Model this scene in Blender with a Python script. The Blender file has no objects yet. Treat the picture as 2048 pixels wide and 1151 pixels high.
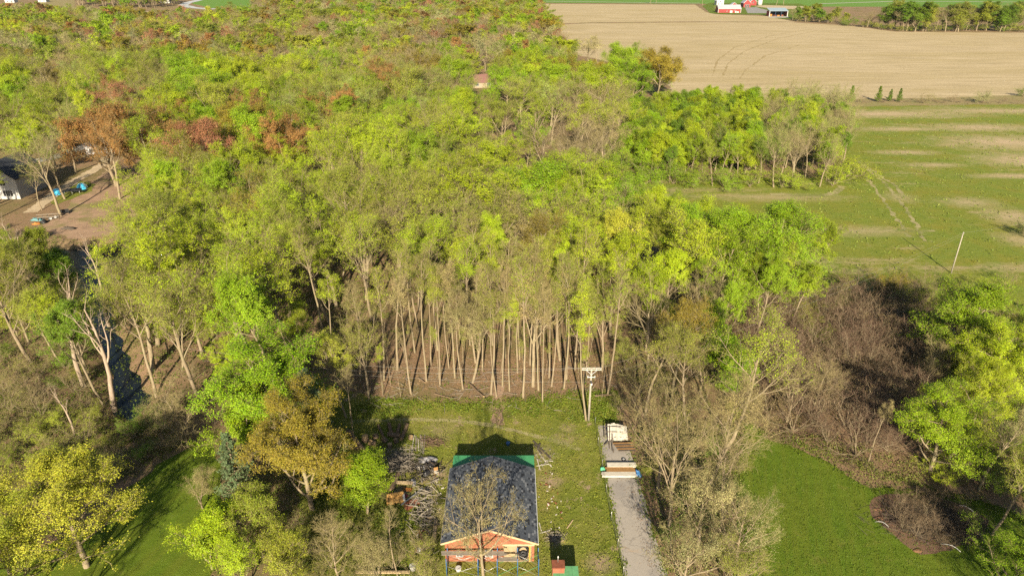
import bpy, math, random
import numpy as np
from mathutils import Vector
from mathutils.geometry import tessellate_polygon

SC = bpy.context.scene
COL = SC.collection
R = math.radians
rnd = random.Random(11)
nrg = np.random.default_rng(5)

# ------------------------------------------------------------------ camera
CAM_H, PITCH, FPX = 55.0, R(25.5), 1365.0
cam = bpy.data.cameras.new('camera')
cam.sensor_width = 36.0
cam.lens = 24.0
cam.clip_start, cam.clip_end = 0.5, 20000
camo = bpy.data.objects.new('camera', cam)
COL.objects.link(camo)
camo.location = (0, 0, CAM_H)
camo.rotation_euler = (R(90) - PITCH, 0, 0)
SC.camera = camo

# ------------------------------------------------------------------ light
SUN_EL, SUN_AZ = R(24.5), R(0.8)     # sun low, right behind the camera; shadows run along +Y
world = bpy.data.worlds.new('World')
SC.world = world
world.use_nodes = True
wn = world.node_tree
bg = wn.nodes['Background']
sky = wn.nodes.new('ShaderNodeTexSky')
sky.sky_type = 'NISHITA'
sky.sun_disc = False
sky.sun_elevation = SUN_EL
sky.sun_rotation = R(180) + SUN_AZ
wn.links.new(sky.outputs[0], bg.inputs[0])
bg.inputs[1].default_value = 0.05
sun = bpy.data.lights.new('sun', 'SUN')
sun.energy = 5.0
sun.angle = R(0.5)
sun.color = (1.0, 0.86, 0.64)
suno = bpy.data.objects.new('sun', sun)
COL.objects.link(suno)
sd = Vector((math.sin(SUN_AZ) * math.cos(SUN_EL), math.cos(SUN_AZ) * math.cos(SUN_EL), -math.sin(SUN_EL)))
suno.rotation_euler = sd.to_track_quat('-Z', 'Y').to_euler()
suno.location = (0, -60, 120)
SC.view_settings.view_transform = 'Standard'
SC.view_settings.look = 'None'
SC.view_settings.gamma = 1.0
SC.view_settings.exposure = 1.45
SC.cycles.max_bounces = 5
SC.cycles.diffuse_bounces = 3
SC.cycles.transparent_max_bounces = 4
SC.cycles.use_denoising = False

HAZE = 0.000015
# ------------------------------------------------------------------ helpers
def G(px, py, z=0.0):
    """Ground (or height z) point that the photograph shows at this place."""
    x = (px - 1024) / FPX
    y = -(py - 575.5) / FPX
    d = (x, math.cos(PITCH) + y * math.sin(PITCH), -math.sin(PITCH) + y * math.cos(PITCH))
    t = (CAM_H - z) / -d[2]
    return (d[0] * t, d[1] * t)

def tag(o, label=None, cat=None, group=None, kind=None):
    if label: o['label'] = label
    if cat: o['category'] = cat
    if group: o['group'] = group
    if kind: o['kind'] = kind
    return o

def link(o, parent=None):
    COL.objects.link(o)
    if parent is not None: o.parent = parent
    return o

def empty(name, loc=(0, 0, 0), rz=0.0):
    o = bpy.data.objects.new(name, None)
    o.empty_display_size = 0.3
    o.location = loc
    o.rotation_euler = (0, 0, rz)
    return link(o)

def mesh_np(name, verts, faces, mats, midx=None, smooth=False):
    """faces: (n,4) or (n,3) int array"""
    me = bpy.data.meshes.new(name)
    verts = np.asarray(verts, np.float32)
    faces = np.asarray(faces, np.int32)
    n, k = faces.shape
    me.vertices.add(len(verts)); me.vertices.foreach_set('co', verts.ravel())
    me.loops.add(n * k); me.loops.foreach_set('vertex_index', faces.ravel())
    me.polygons.add(n)
    me.polygons.foreach_set('loop_start', np.arange(0, n * k, k, dtype=np.int32))
    for m in mats: me.materials.append(m)
    if midx is not None: me.polygons.foreach_set('material_index', np.asarray(midx, np.int32))
    if smooth is True: me.polygons.foreach_set('use_smooth', np.ones(n, bool))
    elif smooth is not False: me.polygons.foreach_set('use_smooth', np.asarray(smooth, bool))
    me.update()
    return me

class MB:
    """collects boxes, bars, tubes and free polygons into one mesh"""
    def __init__(s): s.v, s.f, s.sm = [], [], []
    def poly(s, pts):
        b = len(s.v); s.v += [tuple(p) for p in pts]; s.f.append(tuple(range(b, b + len(pts)))); s.sm.append(False); return s
    def hexa(s, c):
        b = len(s.v); s.v += [tuple(p) for p in c]
        for q in ((0, 3, 2, 1), (4, 5, 6, 7), (0, 1, 5, 4), (1, 2, 6, 5), (2, 3, 7, 6), (3, 0, 4, 7)):
            s.f.append(tuple(b + i for i in q)); s.sm.append(False)
        return s
    def box(s, x0, x1, y0, y1, z0, z1):
        return s.hexa([(x0, y0, z0), (x1, y0, z0), (x1, y1, z0), (x0, y1, z0), (x0, y0, z1), (x1, y0, z1), (x1, y1, z1), (x0, y1, z1)])
    def bar(s, a, b, w, h, up=(0, 0, 1)):
        a, b = Vector(a), Vector(b); t = (b - a).normalized(); u = Vector(up)
        if abs(t.dot(u)) > 0.98: u = Vector((1, 0, 0))
        sx = t.cross(u).normalized() * (w / 2); sy = t.cross(sx).normalized() * (h / 2)
        return s.hexa([a - sx - sy, a + sx - sy, a + sx + sy, a - sx + sy, b - sx - sy, b + sx - sy, b + sx + sy, b - sx + sy])
    def tube(s, pts, rad, sides=8, cap=True):
        pts = [Vector(p) for p in pts]; rad = rad if hasattr(rad, '__len__') else [rad] * len(pts); b0 = len(s.v)
        for i, p in enumerate(pts):
            t = (pts[min(i + 1, len(pts) - 1)] - pts[max(i - 1, 0)]).normalized()
            u = t.cross(Vector((0, 0, 1)))
            if u.length < 0.1: u = t.cross(Vector((1, 0, 0)))
            u.normalize(); v = t.cross(u)
            for k in range(sides):
                a = 2 * math.pi * k / sides
                s.v.append(tuple(p + (u * math.cos(a) + v * math.sin(a)) * rad[i]))
        for i in range(len(pts) - 1):
            for k in range(sides):
                a, b = b0 + i * sides + k, b0 + i * sides + (k + 1) % sides
                s.f.append((a, a + sides, b + sides, b)); s.sm.append(True)
        if cap:
            s.f.append(tuple(b0 + k for k in range(sides))); s.sm.append(False)
            e = b0 + (len(pts) - 1) * sides
            s.f.append(tuple(e + sides - 1 - k for k in range(sides))); s.sm.append(False)
        return s
    def data(s, name, mat):
        me = bpy.data.meshes.new(name); me.from_pydata(s.v, [], s.f); me.materials.append(mat)
        me.polygons.foreach_set('use_smooth', s.sm); me.update(); return me
    def build(s, name, mat, parent=None, bevel=0.0):
        o = link(bpy.data.objects.new(name, s.data(name, mat)), parent)
        if bevel:
            m = o.modifiers.new('edge', 'BEVEL'); m.width = bevel; m.segments = 2; m.limit_method = 'ANGLE'
        return o

# ------------------------------------------------------------------ materials
class NT:
    def __init__(s, name, rough=0.9, spec=0.2):
        s.m = bpy.data.materials.new(name); s.m.use_nodes = True; s.t = s.m.node_tree
        s.b = s.t.nodes['Principled BSDF']; s.out = s.t.nodes['Material Output']
        s.b.inputs['Roughness'].default_value = rough
        s.b.inputs['Specular IOR Level'].default_value = spec
        s._pos = None
    def n(s, kind, **kw):
        n = s.t.nodes.new('ShaderNode' + kind)
        for k, v in kw.items(): setattr(n, k, v)
        return n
    def set(s, sock, v):
        if isinstance(v, bpy.types.NodeSocket): s.t.links.new(v, sock)
        elif v is not None:
            if hasattr(sock.default_value, '__len__') and len(sock.default_value) == 4 and len(v) == 3: v = (*v, 1)
            sock.default_value = v
    def pos(s, scale=None, obj=False):
        if obj: o = s.n('TexCoord').outputs['Object']
        else:
            if s._pos is None: s._pos = s.n('NewGeometry').outputs['Position']
            o = s._pos
        if scale is not None:
            v = s.n('VectorMath', operation='MULTIPLY'); s.set(v.inputs[0], o); v.inputs[1].default_value = scale if hasattr(scale, '__len__') else (scale,) * 3
            o = v.outputs[0]
        return o
    def noise(s, scale=1.0, detail=4, rough=0.6, vec=None, dist=0.0):
        n = s.n('TexNoise'); n.inputs['Scale'].default_value = scale; n.inputs['Detail'].default_value = detail
        n.inputs['Roughness'].default_value = rough; n.inputs['Distortion'].default_value = dist
        s.set(n.inputs['Vector'], vec if vec is not None else s.pos()); return n.outputs['Fac']
    def rng(s, v, a, b, c=0.0, d=1.0):
        m = s.n('MapRange'); s.set(m.inputs[0], v)
        for i, x in enumerate((a, b, c, d)): m.inputs[i + 1].default_value = x
        return m.outputs[0]
    def math(s, op, a, b=0.0):
        m = s.n('Math', operation=op); s.set(m.inputs[0], a); s.set(m.inputs[1], b); return m.outputs[0]
    def mix(s, f, a, b, mode='MIX'):
        m = s.n('Mix', data_type='RGBA', blend_type=mode); s.set(m.inputs[0], f); s.set(m.inputs[6], a); s.set(m.inputs[7], b); return m.outputs[2]
    def ramp(s, v, stops):
        r = s.n('ValToRGB'); e = r.color_ramp.elements
        while len(e) < len(stops): e.new(0.5)
        for i, (p, c) in enumerate(stops): e[i].position = p; e[i].color = (*c, 1)
        s.set(r.inputs[0], v); return r.outputs[0]
    def col(s, v): s.set(s.b.inputs['Base Color'], v); return s
    def bump(s, h, strength=0.5, dist=0.1):
        n = s.n('Bump'); n.inputs['Strength'].default_value = strength; n.inputs['Distance'].default_value = dist
        s.set(n.inputs['Height'], h); s.set(s.b.inputs['Normal'], n.outputs[0]); return s

M = {}
def simple(name, c, rough=0.8, spec=0.2, var=0.25, scale=3.0, metal=0.0, obj=False, bump=0.15):
    t = NT(name, rough, spec)
    n = t.noise(scale, 5, 0.65, t.pos(obj=obj))
    f = t.rng(n, 0.25, 0.75, 1 - var, 1 + var)
    t.col(t.mix(1.0, c, t.mix(f, (0, 0, 0), (1, 1, 1)), 'MULTIPLY') if False else t.ramp(n, [(0.25, tuple(x * (1 - var) for x in c)), (0.75, tuple(min(1, x * (1 + var)) for x in c))]))
    t.b.inputs['Metallic'].default_value = metal
    if bump: t.bump(n, bump, 0.03)
    M[name] = t.m
    return t.m

# vegetation: leaf colour comes from the object's own colour (one per tree), varied leaf by leaf
def leaf_material(name, trans=0.22, far=False):
    t = NT(name, 0.6, 0.25)
    oi = t.n('ObjectInfo'); geo = t.n('NewGeometry')
    if far: oi = t.n('Attribute', attribute_type='INSTANCER', attribute_name='tint')
    r = geo.outputs['Random Per Island']
    big = t.noise(0.45, 2, 0.5)
    v = t.rng(r, 0, 1, 0.78, 1.18)
    v = t.math('MULTIPLY', v, t.rng(big, 0.3, 0.7, 0.80, 1.18))
    hue = t.n('HueSaturation'); t.set(hue.inputs['Color'], oi.outputs['Color'])
    t.set(hue.inputs['Hue'], t.rng(t.math('FRACT', t.math('MULTIPLY', r, 37.7)), 0, 1, 0.482, 0.518))
    t.set(hue.inputs['Value'], v)
    t.col(hue.outputs[0])
    tr = t.n('BsdfTranslucent'); t.set(tr.inputs['Color'], hue.outputs[0])
    mx = t.n('MixShader'); mx.inputs[0].default_value = trans
    t.t.links.new(t.b.outputs[0], mx.inputs[1]); t.t.links.new(tr.outputs[0], mx.inputs[2])
    t.t.links.new(mx.outputs[0], t.out.inputs['Surface'])
    M[name] = t.m
leaf_material('leaf')
leaf_material('cover_leaf', 0.3)
leaf_material('far_leaf', 0.22, True)

def twig_material(name='twig', far=False):
    t = NT(name, 0.85, 0.15)
    oi = t.n('Attribute', attribute_type='INSTANCER', attribute_name='tint') if far else t.n('ObjectInfo')
    base = t.mix(oi.outputs['Alpha'], (0.25, 0.215, 0.095), (0.13, 0.08, 0.06))
    r = t.n('NewGeometry').outputs['Random Per Island']
    t.col(t.mix(t.rng(r, 0, 1, 0.0, 0.45), base, (0.12, 0.095, 0.05)))
    M[name] = t.m
twig_material(); twig_material('far_twig', True)

def bark_material(name, lo, hi):
    t = NT(name, 0.9, 0.1)
    n = t.noise(1.0, 6, 0.7, t.pos((5, 5, 1.2)))
    w = t.noise(0.35, 3, 0.6)
    c = t.ramp(n, [(0.28, lo), (0.55, tuple((a + b) / 2 for a, b in zip(lo, hi))), (0.78, hi)])
    oi = t.n('ObjectInfo')
    c = t.mix(t.rng(oi.outputs['Random'], 0, 1, 0.0, 0.35), c, (0.17, 0.13, 0.09))
    t.col(t.mix(t.rng(w, 0.5, 0.75, 0, 0.35), c, (0.20, 0.21, 0.10)))
    t.bump(n, 0.5, 0.05); M[name] = t.m
bark_material('bark', (0.12, 0.092, 0.056), (0.33, 0.275, 0.185))
bark_material('dead_wood', (0.19, 0.14, 0.10), (0.44, 0.36, 0.285))

def litter():
    t = NT('forest_floor', 1.0, 0.05)
    a = t.noise(0.05, 4, 0.6); b = t.noise(0.9, 6, 0.7); c = t.noise(7.0, 5, 0.75)
    brown = t.ramp(c, [(0.3, (0.10, 0.065, 0.04)), (0.5, (0.21, 0.14, 0.085)), (0.72, (0.36, 0.25, 0.16))])
    green = t.ramp(c, [(0.3, (0.03, 0.05, 0.008)), (0.6, (0.10, 0.13, 0.02)), (0.75, (0.17, 0.17, 0.04))])
    f = t.math('ADD', t.rng(a, 0.45, 0.7, 0, 0.5), t.rng(b, 0.5, 0.68, 0, 0.55))
    t.col(t.mix(f, brown, green)); t.bump(c, 0.9, 0.15); M['forest_floor'] = t.m
litter()

def grass_mat(name, dark, mid, light, patch=(0.19, 0.17, 0.05), patch_amt=0.3, stripes=None, spots=None, flowers=0.0, dirt=(0.30, 0.21, 0.14), dirt_noise=0.0):
    t = NT(name, 0.95, 0.1)
    fine = t.noise(9.0, 5, 0.75); mid_n = t.noise(0.8, 5, 0.65); big = t.noise(0.13, 4, 0.6)
    c = t.ramp(t.math('ADD', t.math('MULTIPLY', fine, 0.55), t.math('MULTIPLY', mid_n, 0.45)), [(0.3, dark), (0.5, mid), (0.7, light)])
    c = t.mix(t.rng(big, 0.42, 0.72, 0, patch_amt), c, patch)
    if flowers:
        vo = t.n('TexVoronoi'); vo.inputs['Scale'].default_value = 2.2; t.set(vo.inputs['Vector'], t.pos())
        fl = t.math('MULTIPLY', t.rng(vo.outputs['Distance'], 0.10, 0.16, 1, 0), t.rng(mid_n, 0.48, 0.6, 0, flowers))
        c = t.mix(fl, c, (0.55, 0.42, 0.02))
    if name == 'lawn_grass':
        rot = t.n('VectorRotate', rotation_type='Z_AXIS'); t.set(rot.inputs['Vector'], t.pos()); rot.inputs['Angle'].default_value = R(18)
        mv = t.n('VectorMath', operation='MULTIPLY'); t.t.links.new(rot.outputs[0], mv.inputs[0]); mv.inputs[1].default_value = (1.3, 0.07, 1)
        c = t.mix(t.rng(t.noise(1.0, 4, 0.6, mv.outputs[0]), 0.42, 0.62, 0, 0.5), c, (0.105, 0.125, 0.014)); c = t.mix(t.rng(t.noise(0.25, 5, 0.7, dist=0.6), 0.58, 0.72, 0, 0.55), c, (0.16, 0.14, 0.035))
    if stripes:
        st = t.math('ADD', t.math('MULTIPLY', t.noise(1.0, 6, 0.75, t.pos(stripes)), .8), t.math('MULTIPLY', mid_n, .2))
        c = t.mix(t.rng(st, 0.54, 0.66, 0, 0.8), c, t.ramp(fine, [(0.3, tuple(x * 0.75 for x in dirt)), (0.7, dirt)]))
    d = None
    if dirt_noise: d = t.rng(t.math('ADD', t.math('MULTIPLY', t.noise(0.33, 5, 0.7), 0.8), t.math('MULTIPLY', fine, 0.2)), 0.64 - dirt_noise, 0.70 - dirt_noise)
    for (x, y, rad, amt, *sx) in spots or ():
        sx = sx[0] if sx else 1.0
        vd = t.n('VectorMath', operation='DISTANCE'); t.set(vd.inputs[0], t.pos((sx, 1, 1))); vd.inputs[1].default_value = (x * sx, y, 0)
        k = t.rng(t.math('ADD', vd.outputs['Value'], t.math('ADD', t.math('MULTIPLY', t.noise(1.1 / rad ** .6, 6, 0.75), rad * 2.0), t.math('MULTIPLY', fine, rad * 1.1))), rad * 1.55, rad * 2.75, amt, 0)
        d = k if d is None else t.math('MAXIMUM', d, k)
    if d is not None:
        c = t.mix(d, c, t.ramp(fine, [(0.3, tuple(x * 0.6 for x in dirt)), (0.55, dirt), (0.75, tuple(min(1, x * 1.5) for x in dirt))]))
    t.col(c); t.bump(t.math('ADD', fine, mid_n), 0.8, 0.12); M[name] = t.m
    return t

YARD_SPOTS = [(*G(1100, 960), 1.6, 0.9), (*G(1110, 1075), 1.3, 0.8), (*G(1200, 1125), 1.6, 0.9), (*G(870, 950), 2.2, 0.9), (*G(860, 1035), 1.8, 0.9),
              (*G(800, 985), 2.0, 0.7), (*G(995, 815), 1.6, 0.8), (*G(1130, 878), 2.0, 0.5), (*G(1085, 905), 1.8, 0.7), (*G(1135, 855), 1.2, 0.8), (*G(880, 860), 2.5, 0.5)]
grass_mat('yard_grass', (0.0473, 0.0731, 0.00688), (0.116, 0.142, 0.0189), (0.198, 0.194, 0.0516), (0.232, 0.198, 0.0602), 0.75, spots=YARD_SPOTS, flowers=0.8, dirt=(0.31, 0.224, 0.155), dirt_noise=0.06)
grass_mat('lawn_grass', (0.04, 0.072, 0.0048), (0.076, 0.124, 0.0096), (0.116, 0.16, 0.02), (0.12, 0.136, 0.016), 0.35)
FIELD_SPOTS = [(*G(2010, 285), 13, 1, .5), (*G(2060, 320), 10, 1, .5), (*G(1960, 255), 8, .9, .3), (*G(1760, 228), 9, 1, .22), (*G(2000, 222), 7, .9, .15), (*G(1800, 258), 4, .9, .2), (*G(1810, 305), 3.5, .9, .3), (*G(1870, 330), 3, .8, .3), (*G(2030, 352), 3, .9, .2), (*G(1940, 405), 5, .7, .6), (*G(2030, 435), 8, .8, 1), (*G(2045, 480), 6, .7, 1), (*G(1800, 395), 5, .5, 1), (*G(1720, 462), 4, .6, .3), (*G(1560, 395), 4, .6, .2)]
grass_mat('field_grass', (0.07, 0.105, 0.013), (0.13, 0.165, 0.022), (0.19, 0.205, 0.048), (0.185, 0.165, 0.026), 0.75, stripes=(0.010, 0.045, 1), dirt=(0.387, 0.299, 0.185), spots=FIELD_SPOTS)
grass_mat('far_grass', (0.064, 0.136, 0.016), (0.096, 0.192, 0.024), (0.128, 0.216, 0.04), (0.112, 0.176, 0.056), 0.4)
grass_mat('rough_grass', (0.119, 0.102, 0.0425), (0.221, 0.178, 0.085), (0.323, 0.255, 0.136), (0.145, 0.162, 0.0425), 0.6)

def stubble():
    t = NT('stubble', 1.0, 0.05)
    rows = t.noise(1.0, 6, 0.7, t.pos((0.03, 0.5, 1)), 0.4)
    wide = t.noise(1.0, 4, 0.6, t.pos((0.006, 0.03, 1)), 1.0)
    fine = t.noise(1.5, 6, 0.8, t.pos((0.5, 1.3, 1)))
    c = t.ramp(t.math('ADD', t.math('MULTIPLY', rows, 0.5), t.math('MULTIPLY', fine, 0.5)), [(0.34, (0.17, 0.14, 0.068)), (0.5, (0.34, 0.275, 0.165)), (0.66, (0.54, 0.45, 0.295))])
    t.col(t.mix(t.rng(wide, 0.45, 0.7, 0, 0.45), c, (0.25, 0.20, 0.075))); t.bump(fine, 0.6, 0.2); M['stubble'] = t.m
stubble()

def dirt_mat(name, c, green=0.0):
    t = NT(name, 1.0, 0.05)
    a = t.noise(0.35, 5, 0.65); b = t.noise(6, 5, 0.75)
    cc = t.ramp(t.math('ADD', t.math('MULTIPLY', a, 0.5), t.math('MULTIPLY', b, 0.5)), [(0.3, tuple(x * 0.55 for x in c)), (0.5, c), (0.7, tuple(min(1, x * 1.4) for x in c))])
    if green: cc = t.mix(t.rng(t.noise(0.12, 4, 0.6), 0.5, 0.62, 0, green), cc, t.ramp(b, [(0.3, (0.06, 0.09, 0.012)), (0.7, (0.16, 0.18, 0.04))]))
    t.col(cc); t.bump(b, 0.7, 0.12); M[name] = t.m
dirt_mat('dirt', (0.27, 0.185, 0.125), 0.55)
dirt_mat('mulch', (0.13, 0.08, 0.055), 0.3)
dirt_mat('track_dirt', (0.25, 0.225, 0.11), 0.7)
dirt_mat('mound_earth', (0.17, 0.095, 0.055))
dirt_mat('stubble_track', (0.27, 0.21, 0.11), 0.2)
dirt_mat('gravel', (0.22, 0.215, 0.205))
dirt_mat('pale_dirt', (0.38, 0.305, 0.205), 0.25)

def asphalt():
    t = NT('asphalt', 0.95, 0.15)
    a = t.noise(0.28, 5, 0.6); b = t.noise(14, 5, 0.75); s = t.noise(0.6, 6, 0.7, dist=1.0)
    c = t.ramp(b, [(0.3, (0.21, 0.19, 0.165)), (0.7, (0.34, 0.31, 0.27))])
    c = t.mix(t.rng(a, 0.48, 0.62, 0, 0.55), c, (0.17, 0.16, 0.155))
    c = t.mix(t.rng(s, 0.60, 0.68, 0, 0.5), c, (0.30, 0.22, 0.14))
    vo = t.n('TexVoronoi', feature='DISTANCE_TO_EDGE'); vo.inputs['Scale'].default_value = 0.33
    w = t.n('VectorMath', operation='ADD'); t.set(w.inputs[0], t.pos()); nn = t.n('TexNoise'); nn.inputs['Scale'].default_value = 1.2; nn.inputs['Detail'].default_value = 5
    t.set(nn.inputs['Vector'], t.pos()); sc = t.n('VectorMath', operation='SCALE'); t.t.links.new(nn.outputs['Color'], sc.inputs[0]); sc.inputs['Scale'].default_value = 1.6
    t.t.links.new(sc.outputs[0], w.inputs[1]); t.set(vo.inputs['Vector'], w.outputs[0])
    c = t.mix(t.rng(vo.outputs['Distance'], 0.0, 0.014, 0.75, 0), c, (0.09, 0.08, 0.07))
    t.col(c); t.bump(b, 0.4, 0.02); M['asphalt'] = t.m
asphalt()

def water():
    t = NT('water', 0.15, 0.12)
    t.col((0.008, 0.012, 0.015)); t.bump(t.noise(1.5, 3, 0.5), 0.12, 0.05); M['water'] = t.m
water()

def brick_mat():
    t = NT('brick', 0.9, 0.1)
    tc = t.pos(obj=True); sp = t.n('SeparateXYZ'); t.set(sp.inputs[0], tc)
    cb = t.n('CombineXYZ'); t.t.links.new(t.math('ADD', sp.outputs['X'], sp.outputs['Y']), cb.inputs['X']); t.t.links.new(sp.outputs['Z'], cb.inputs['Y'])
    b = t.n('TexBrick'); b.inputs['Scale'].default_value = 1.0; b.inputs['Brick Width'].default_value = 0.24; b.inputs['Row Height'].default_value = 0.085
    b.inputs['Mortar Size'].default_value = 0.008; t.t.links.new(cb.outputs[0], b.inputs['Vector'])
    b.inputs['Color1'].default_value = (0.235, 0.06, 0.026, 1); b.inputs['Color2'].default_value = (0.19, 0.05, 0.025, 1); b.inputs['Mortar'].default_value = (0.24, 0.18, 0.13, 1)
    n = t.noise(0.9, 5, 0.7)
    t.col(t.mix(t.rng(n, 0.48, 0.7, 0, 0.5), b.outputs['Color'], (0.24, 0.13, 0.08))); t.bump(b.outputs['Fac'], 0.3, 0.01); M['brick'] = t.m
brick_mat()

def shingle_mat(name, stops):
    t = NT(name, 0.9, 0.1)
    r = t.n('NewGeometry').outputs['Random Per Island']
    rp = t.n('ValToRGB'); rp.color_ramp.interpolation = 'CONSTANT'; e = rp.color_ramp.elements
    while len(e) < len(stops): e.new(0.5)
    for i, (p, c) in enumerate(stops): e[i].position = p; e[i].color = (*c, 1)
    t.set(rp.inputs[0], r)
    n = t.noise(20, 4, 0.7); w = t.noise(0.5, 4, 0.6)
    c = t.mix(t.rng(n, 0.3, 0.7, 0.0, 0.35), rp.outputs[0], (0.03, 0.035, 0.045))
    t.col(t.mix(t.rng(w, 0.5, 0.75, 0, 0.05), c, (0.085, 0.092, 0.10))); t.bump(n, 0.3, 0.01); M[name] = t.m
shingle_mat('shingle', [(0, (0.058, 0.067, 0.082)), (0.40, (0.045, 0.053, 0.066)), (0.58, (0.075, 0.085, 0.10)), (0.72, (0.15, 0.16, 0.175)), (0.84, (0.016, 0.018, 0.023))])

def plank_mat(name, c, var=0.35):
    t = NT(name, 0.85, 0.15)
    n = t.noise(1.0, 5, 0.7, t.pos((3, 3, 9))); oi = t.n('ObjectInfo')
    cc = t.ramp(n, [(0.28, tuple(x * (1 - var) for x in c)), (0.72, tuple(min(1, x * (1 + var)) for x in c))])
    t.col(t.mix(t.rng(oi.outputs['Random'], 0, 1, 0, 0.35), cc, tuple(x * 0.55 for x in c))); t.bump(n, 0.2, 0.01); M[name] = t.m
plank_mat('plank_pale', (0.40, 0.30, 0.18)); plank_mat('plank_grey', (0.22, 0.195, 0.16)); plank_mat('plank_brown', (0.25, 0.14, 0.055)); plank_mat('plank_dark', (0.075, 0.062, 0.05))
plank_mat('plank_white', (0.44, 0.41, 0.35), 0.28); plank_mat('plywood', (0.33, 0.245, 0.15), 0.2); plank_mat('log_bark', (0.14, 0.10, 0.065)); plank_mat('log_end', (0.36, 0.25, 0.13), 0.2)
simple('white_paint', (0.36, 0.36, 0.355), 0.6, 0.3, 0.08); simple('grey_paint', (0.50, 0.52, 0.55), 0.5, 0.4, 0.1); simple('red_paint', (0.20, 0.035, 0.035), 0.7, 0.2, 0.15, 0.6)
simple('roof_pale', (0.27, 0.28, 0.31), 0.5, 0.4, 0.08, 0.4); simple('roof_slate', (0.20, 0.26, 0.30), 0.5, 0.4, 0.1); simple('roof_brown', (0.16, 0.085, 0.075), 0.85, 0.1, 0.25)
simple('roof_black', (0.035, 0.04, 0.05), 0.8, 0.2, 0.3); simple('cream', (0.25, 0.21, 0.15), 0.7, 0.2, 0.1); simple('dark_inside', (0.03, 0.05, 0.09), 0.8); simple('black', (0.015, 0.015, 0.017), 0.45, 0.4)
simple('green_board', (0.05, 0.23, 0.10), 0.5, 0.35, 0.10, 0.8); simple('green_roof', (0.08, 0.22, 0.10), 0.7, 0.25, 0.25, 2.0); simple('blue_paint', (0.03, 0.11, 0.26), 0.5, 0.4, 0.2)
simple('steel', (0.42, 0.42, 0.40), 0.4, 0.5, 0.15, 3, 0.7); simple('rust', (0.17, 0.06, 0.035), 0.85, 0.15, 0.4); simple('tent_blue', (0.05, 0.38, 0.62), 0.6, 0.3, 0.12); simple('tent_pale', (0.42, 0.66, 0.75), 0.6, 0.3, 0.1)
simple('pole_wood', (0.27, 0.245, 0.20), 0.9, 0.1, 0.25, 2); simple('white_plastic', (0.38, 0.38, 0.365), 0.5, 0.3, 0.08); simple('tarp_grey', (0.20, 0.20, 0.215), 0.6, 0.3, 0.4, 1.5); simple('orange', (0.36, 0.14, 0.035), 0.8, 0.2, 0.25)
simple('mustard', (0.28, 0.17, 0.06), 0.9, 0.1, 0.35, 2.5); simple('yellow_post', (0.42, 0.23, 0.04), 0.7, 0.2, 0.2); simple('wire', (0.20, 0.19, 0.17), 0.6, 0.3, 0.1); simple('concrete', (0.34, 0.32, 0.28), 0.9, 0.1, 0.2)
simple('glazed', (0.16, 0.17, 0.17), 0.3, 0.4, 0.1); simple('teal', (0.09, 0.20, 0.22), 0.7, 0.2, 0.25); simple('green_box', (0.10, 0.42, 0.24), 0.7, 0.2, 0.15)
gm = NT('glass', 0.08, 0.6); gm.col((0.03, 0.04, 0.045)); M['glass'] = gm.m

# ------------------------------------------------------------------ terrain
CREEK = [(*G(-60, 520), 2.0), (*G(110, 500), 3.0), (*G(185, 505), 6.0), (*G(190, 540), 4.0), (*G(205, 640), 1.2), (*G(235, 730), 1.2), (*G(255, 790), 2.0), (*G(262, 830), .8)]
def creek_dist(x, y):
    """metres outside the creek's water edge (negative inside)"""
    x = np.asarray(x, float); y = np.asarray(y, float); best = np.full(x.shape, 1e9)
    for (ax, ay, aw), (bx, by, bw) in zip(CREEK[:-1], CREEK[1:]):
        dx, dy = bx - ax, by - ay; L = dx * dx + dy * dy
        t = np.clip(((x - ax) * dx + (y - ay) * dy) / L, 0, 1)
        d = np.hypot(x - ax - t * dx, y - ay - t * dy) - (aw + (bw - aw) * t)
        best = np.minimum(best, d)
    return best
def ground_z(x, y):
    d = creek_dist(x, y) + 0.8 * np.sin(np.asarray(x) * 0.7) * np.sin(np.asarray(y) * 0.6)
    s = np.clip((d + 2.0) / 6.0, 0, 1); s = s * s * (3 - 2 * s)
    return -1.7 * (1 - s)

def build_ground():
    x0, x1, y0, y1, st = -200, -30, 50, 190, 1.0
    xs = np.arange(x0, x1 + 0.1, st); ys = np.arange(y0, y1 + 0.1, st)
    X, Y = np.meshgrid(xs, ys); Z = ground_z(X, Y)
    edge = (X <= x0) | (X >= x1) | (Y <= y0) | (Y >= y1); Z[edge] = 0
    v = np.stack([X, Y, Z], -1).reshape(-1, 3); nx = len(xs)
    i = np.arange(len(ys) - 1)[:, None] * nx + np.arange(nx - 1)[None]; f = np.stack([i, i + 1, i + nx + 1, i + nx], -1).reshape(-1, 4)
    B = 3400; gx = [-B, x0, x1, B]; gy = [-600, y0, y1, B]; b = len(v); ex = []; ef = []
    for p in range(3):
        for q in range(3):
            if p == 1 and q == 1: continue
            k = b + len(ex); ex += [(gx[p], gy[q], 0), (gx[p + 1], gy[q], 0), (gx[p + 1], gy[q + 1], 0), (gx[p], gy[q + 1], 0)]; ef.append((k, k + 1, k + 2, k + 3))
    v = np.vstack([v, ex]); f = np.vstack([f, ef])
    o = link(bpy.data.objects.new('ground', mesh_np('ground', v, f, [M['forest_floor']], smooth=True)))
    tag(o, 'brown leaf-littered ground under the trees', 'ground', kind='structure')
build_ground()

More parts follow.
